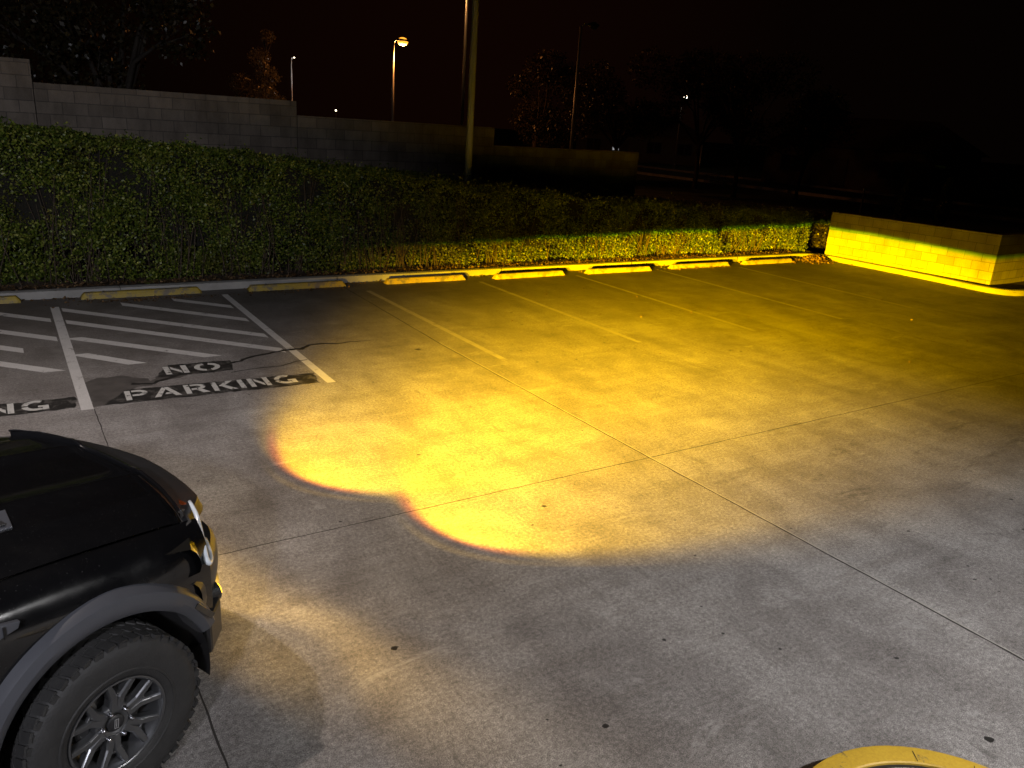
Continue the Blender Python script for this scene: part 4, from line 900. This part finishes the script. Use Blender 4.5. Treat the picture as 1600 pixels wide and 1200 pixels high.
# fog lamps: a projector beam with a flat cut-off, described as an intensity distribution over the lamp's own angles
def fog_beam(side, power):
    l = bpy.data.lights.new('fog_beam', 'POINT'); l.energy = power; l.shadow_soft_size = .012; l.use_nodes = True
    o = bpy.data.objects.new('fog_beam', l); COL.objects.link(o); o.parent = truck; o.location = (bpl(.76) + .075, side * .76, .617)
    t = NT(l.node_tree); em = [x for x in t.t.nodes if x.type == 'EMISSION'][0]
    H_ = R(25.0); u = (math.cos(H_), math.sin(H_), 0); nn = (-math.sin(H_), math.cos(H_), 0)
    g = t.n('ShaderNodeNewGeometry').outputs['Incoming']
    def dt(v):
        x = t.n('ShaderNodeVectorMath', operation='DOT_PRODUCT'); t.l(g, x.inputs[0]); x.inputs[1].default_value = v; return x.outputs['Value']
    SG = INC
    f = t.m('MULTIPLY', dt(u), SG); s_ = t.m('MULTIPLY', dt(nn), SG); z = t.m('MULTIPLY', dt((0, 0, 1)), SG)
    az = t.m('MULTIPLY', t.m('ARCTAN2', s_, f), 57.2958); el = t.m('MULTIPLY', t.m('ARCSINE', z), 57.2958)
    aza = t.m('ABSOLUTE', az); dn = t.m('MULTIPLY', el, -1.)
    q1 = t.m('DIVIDE', az, 35.); q2 = t.m('DIVIDE', t.m('ADD', dn, 3.), 20.3)
    rho = t.m('SQRT', t.m('ADD', t.m('MULTIPLY', q1, q1), t.m('MULTIPLY', q2, q2)))
    soft = t.m('ADD', .013, t.m('MULTIPLY', t.m('POWER', t.m('DIVIDE', aza, 40.), 2.), .22))
    inside = t.mr(rho, t.m('ADD', 1.0, soft), t.m('SUBTRACT', 1.0, soft))
    cut = t.m('SUBTRACT', .62, t.m('MULTIPLY', aza, .028))
    below = t.mr(el, t.m('ADD', cut, .22), t.m('SUBTRACT', cut, .35))
    lev = t.ramp(t.m('DIVIDE', dn, 18.), [(p / 18., (v / 600.,) * 3) for p, v in BEAM])
    azc = t.m('SUBTRACT', az, t.mr(dn, 0., 10., 2.0, 0., 'LINEAR'))
    sg = t.m('ADD', t.m('ADD', 9.8, t.m('MULTIPLY', dn, 1.0)), t.m('MULTIPLY', t.m('GREATER_THAN', azc, 0.), 1.6)); qa = t.m('DIVIDE', azc, sg)
    gz = t.m('EXPONENT', t.m('MULTIPLY', t.m('POWER', t.m('ABSOLUTE', qa), 2.2), -.5))
    main = t.m('MULTIPLY', t.m('MULTIPLY', inside, below), t.m('MULTIPLY', lev, gz))
    fade = t.m('MULTIPLY', t.mr(rho, 1.75, 2.25), t.mr(rho, 3.1, 2.4))
    ring = t.m('MULTIPLY', fade, t.m('MULTIPLY', t.m('MULTIPLY', RING, t.mr(dn, 54., 40.)), t.mr(dn, 6., 16.)))
    halo = t.m('MULTIPLY', t.m('EXPONENT', t.m('MULTIPLY', t.m('MAXIMUM', t.m('SUBTRACT', rho, 1.), 0.), -7.)), t.m('MULTIPLY', .0008, t.mr(dn, 2., 9.)))
    thin = t.m('MULTIPLY', t.mr(t.m('ABSOLUTE', t.m('SUBTRACT', rho, 1.065)), .018, .0), t.m('MULTIPLY', .0030, t.m('MULTIPLY', t.mr(azc, 22., 2.), t.mr(dn, 9., 15.))))
    spill = t.m('MULTIPLY', t.mr(f, -.15, .6), .00018)
    tot = t.m('ADD', t.m('ADD', t.m('ADD', main, thin), halo), t.m('ADD', ring, spill))
    edge = t.m('MULTIPLY', t.m('MULTIPLY', t.mr(rho, .975, 1.005), t.mr(rho, 1.04, 1.015)), t.m('MULTIPLY', t.mr(dn, 11., 15.), t.mr(azc, -17., -9.)))
    c = t.mix(edge, (1, .57, .0, 1), (1, .25, .01, 1))
    c = t.mix(t.m('MULTIPLY', t.mr(el, t.m('SUBTRACT', cut, .30), t.m('ADD', cut, .02)), .8), c, (.45, .95, .004, 1))
    c = t.mix(t.mr(rho, 1.3, 1.7), c, (1, .60, .11, 1))
    t.l(c, em.inputs['Color']); t.l(tot, em.inputs['Strength'])
    return o
INC = 1.0; RING = .00048
BEAM = [(0, 260), (.6, 280), (1.2, 330), (2, 450), (3.0, 470), (4.2, 370), (5.5, 230), (7.5, 118), (10, 62), (13, 40), (15.5, 34), (17.9, 33)]
for sgn in (-1, 1): fog_beam(sgn, 110000)
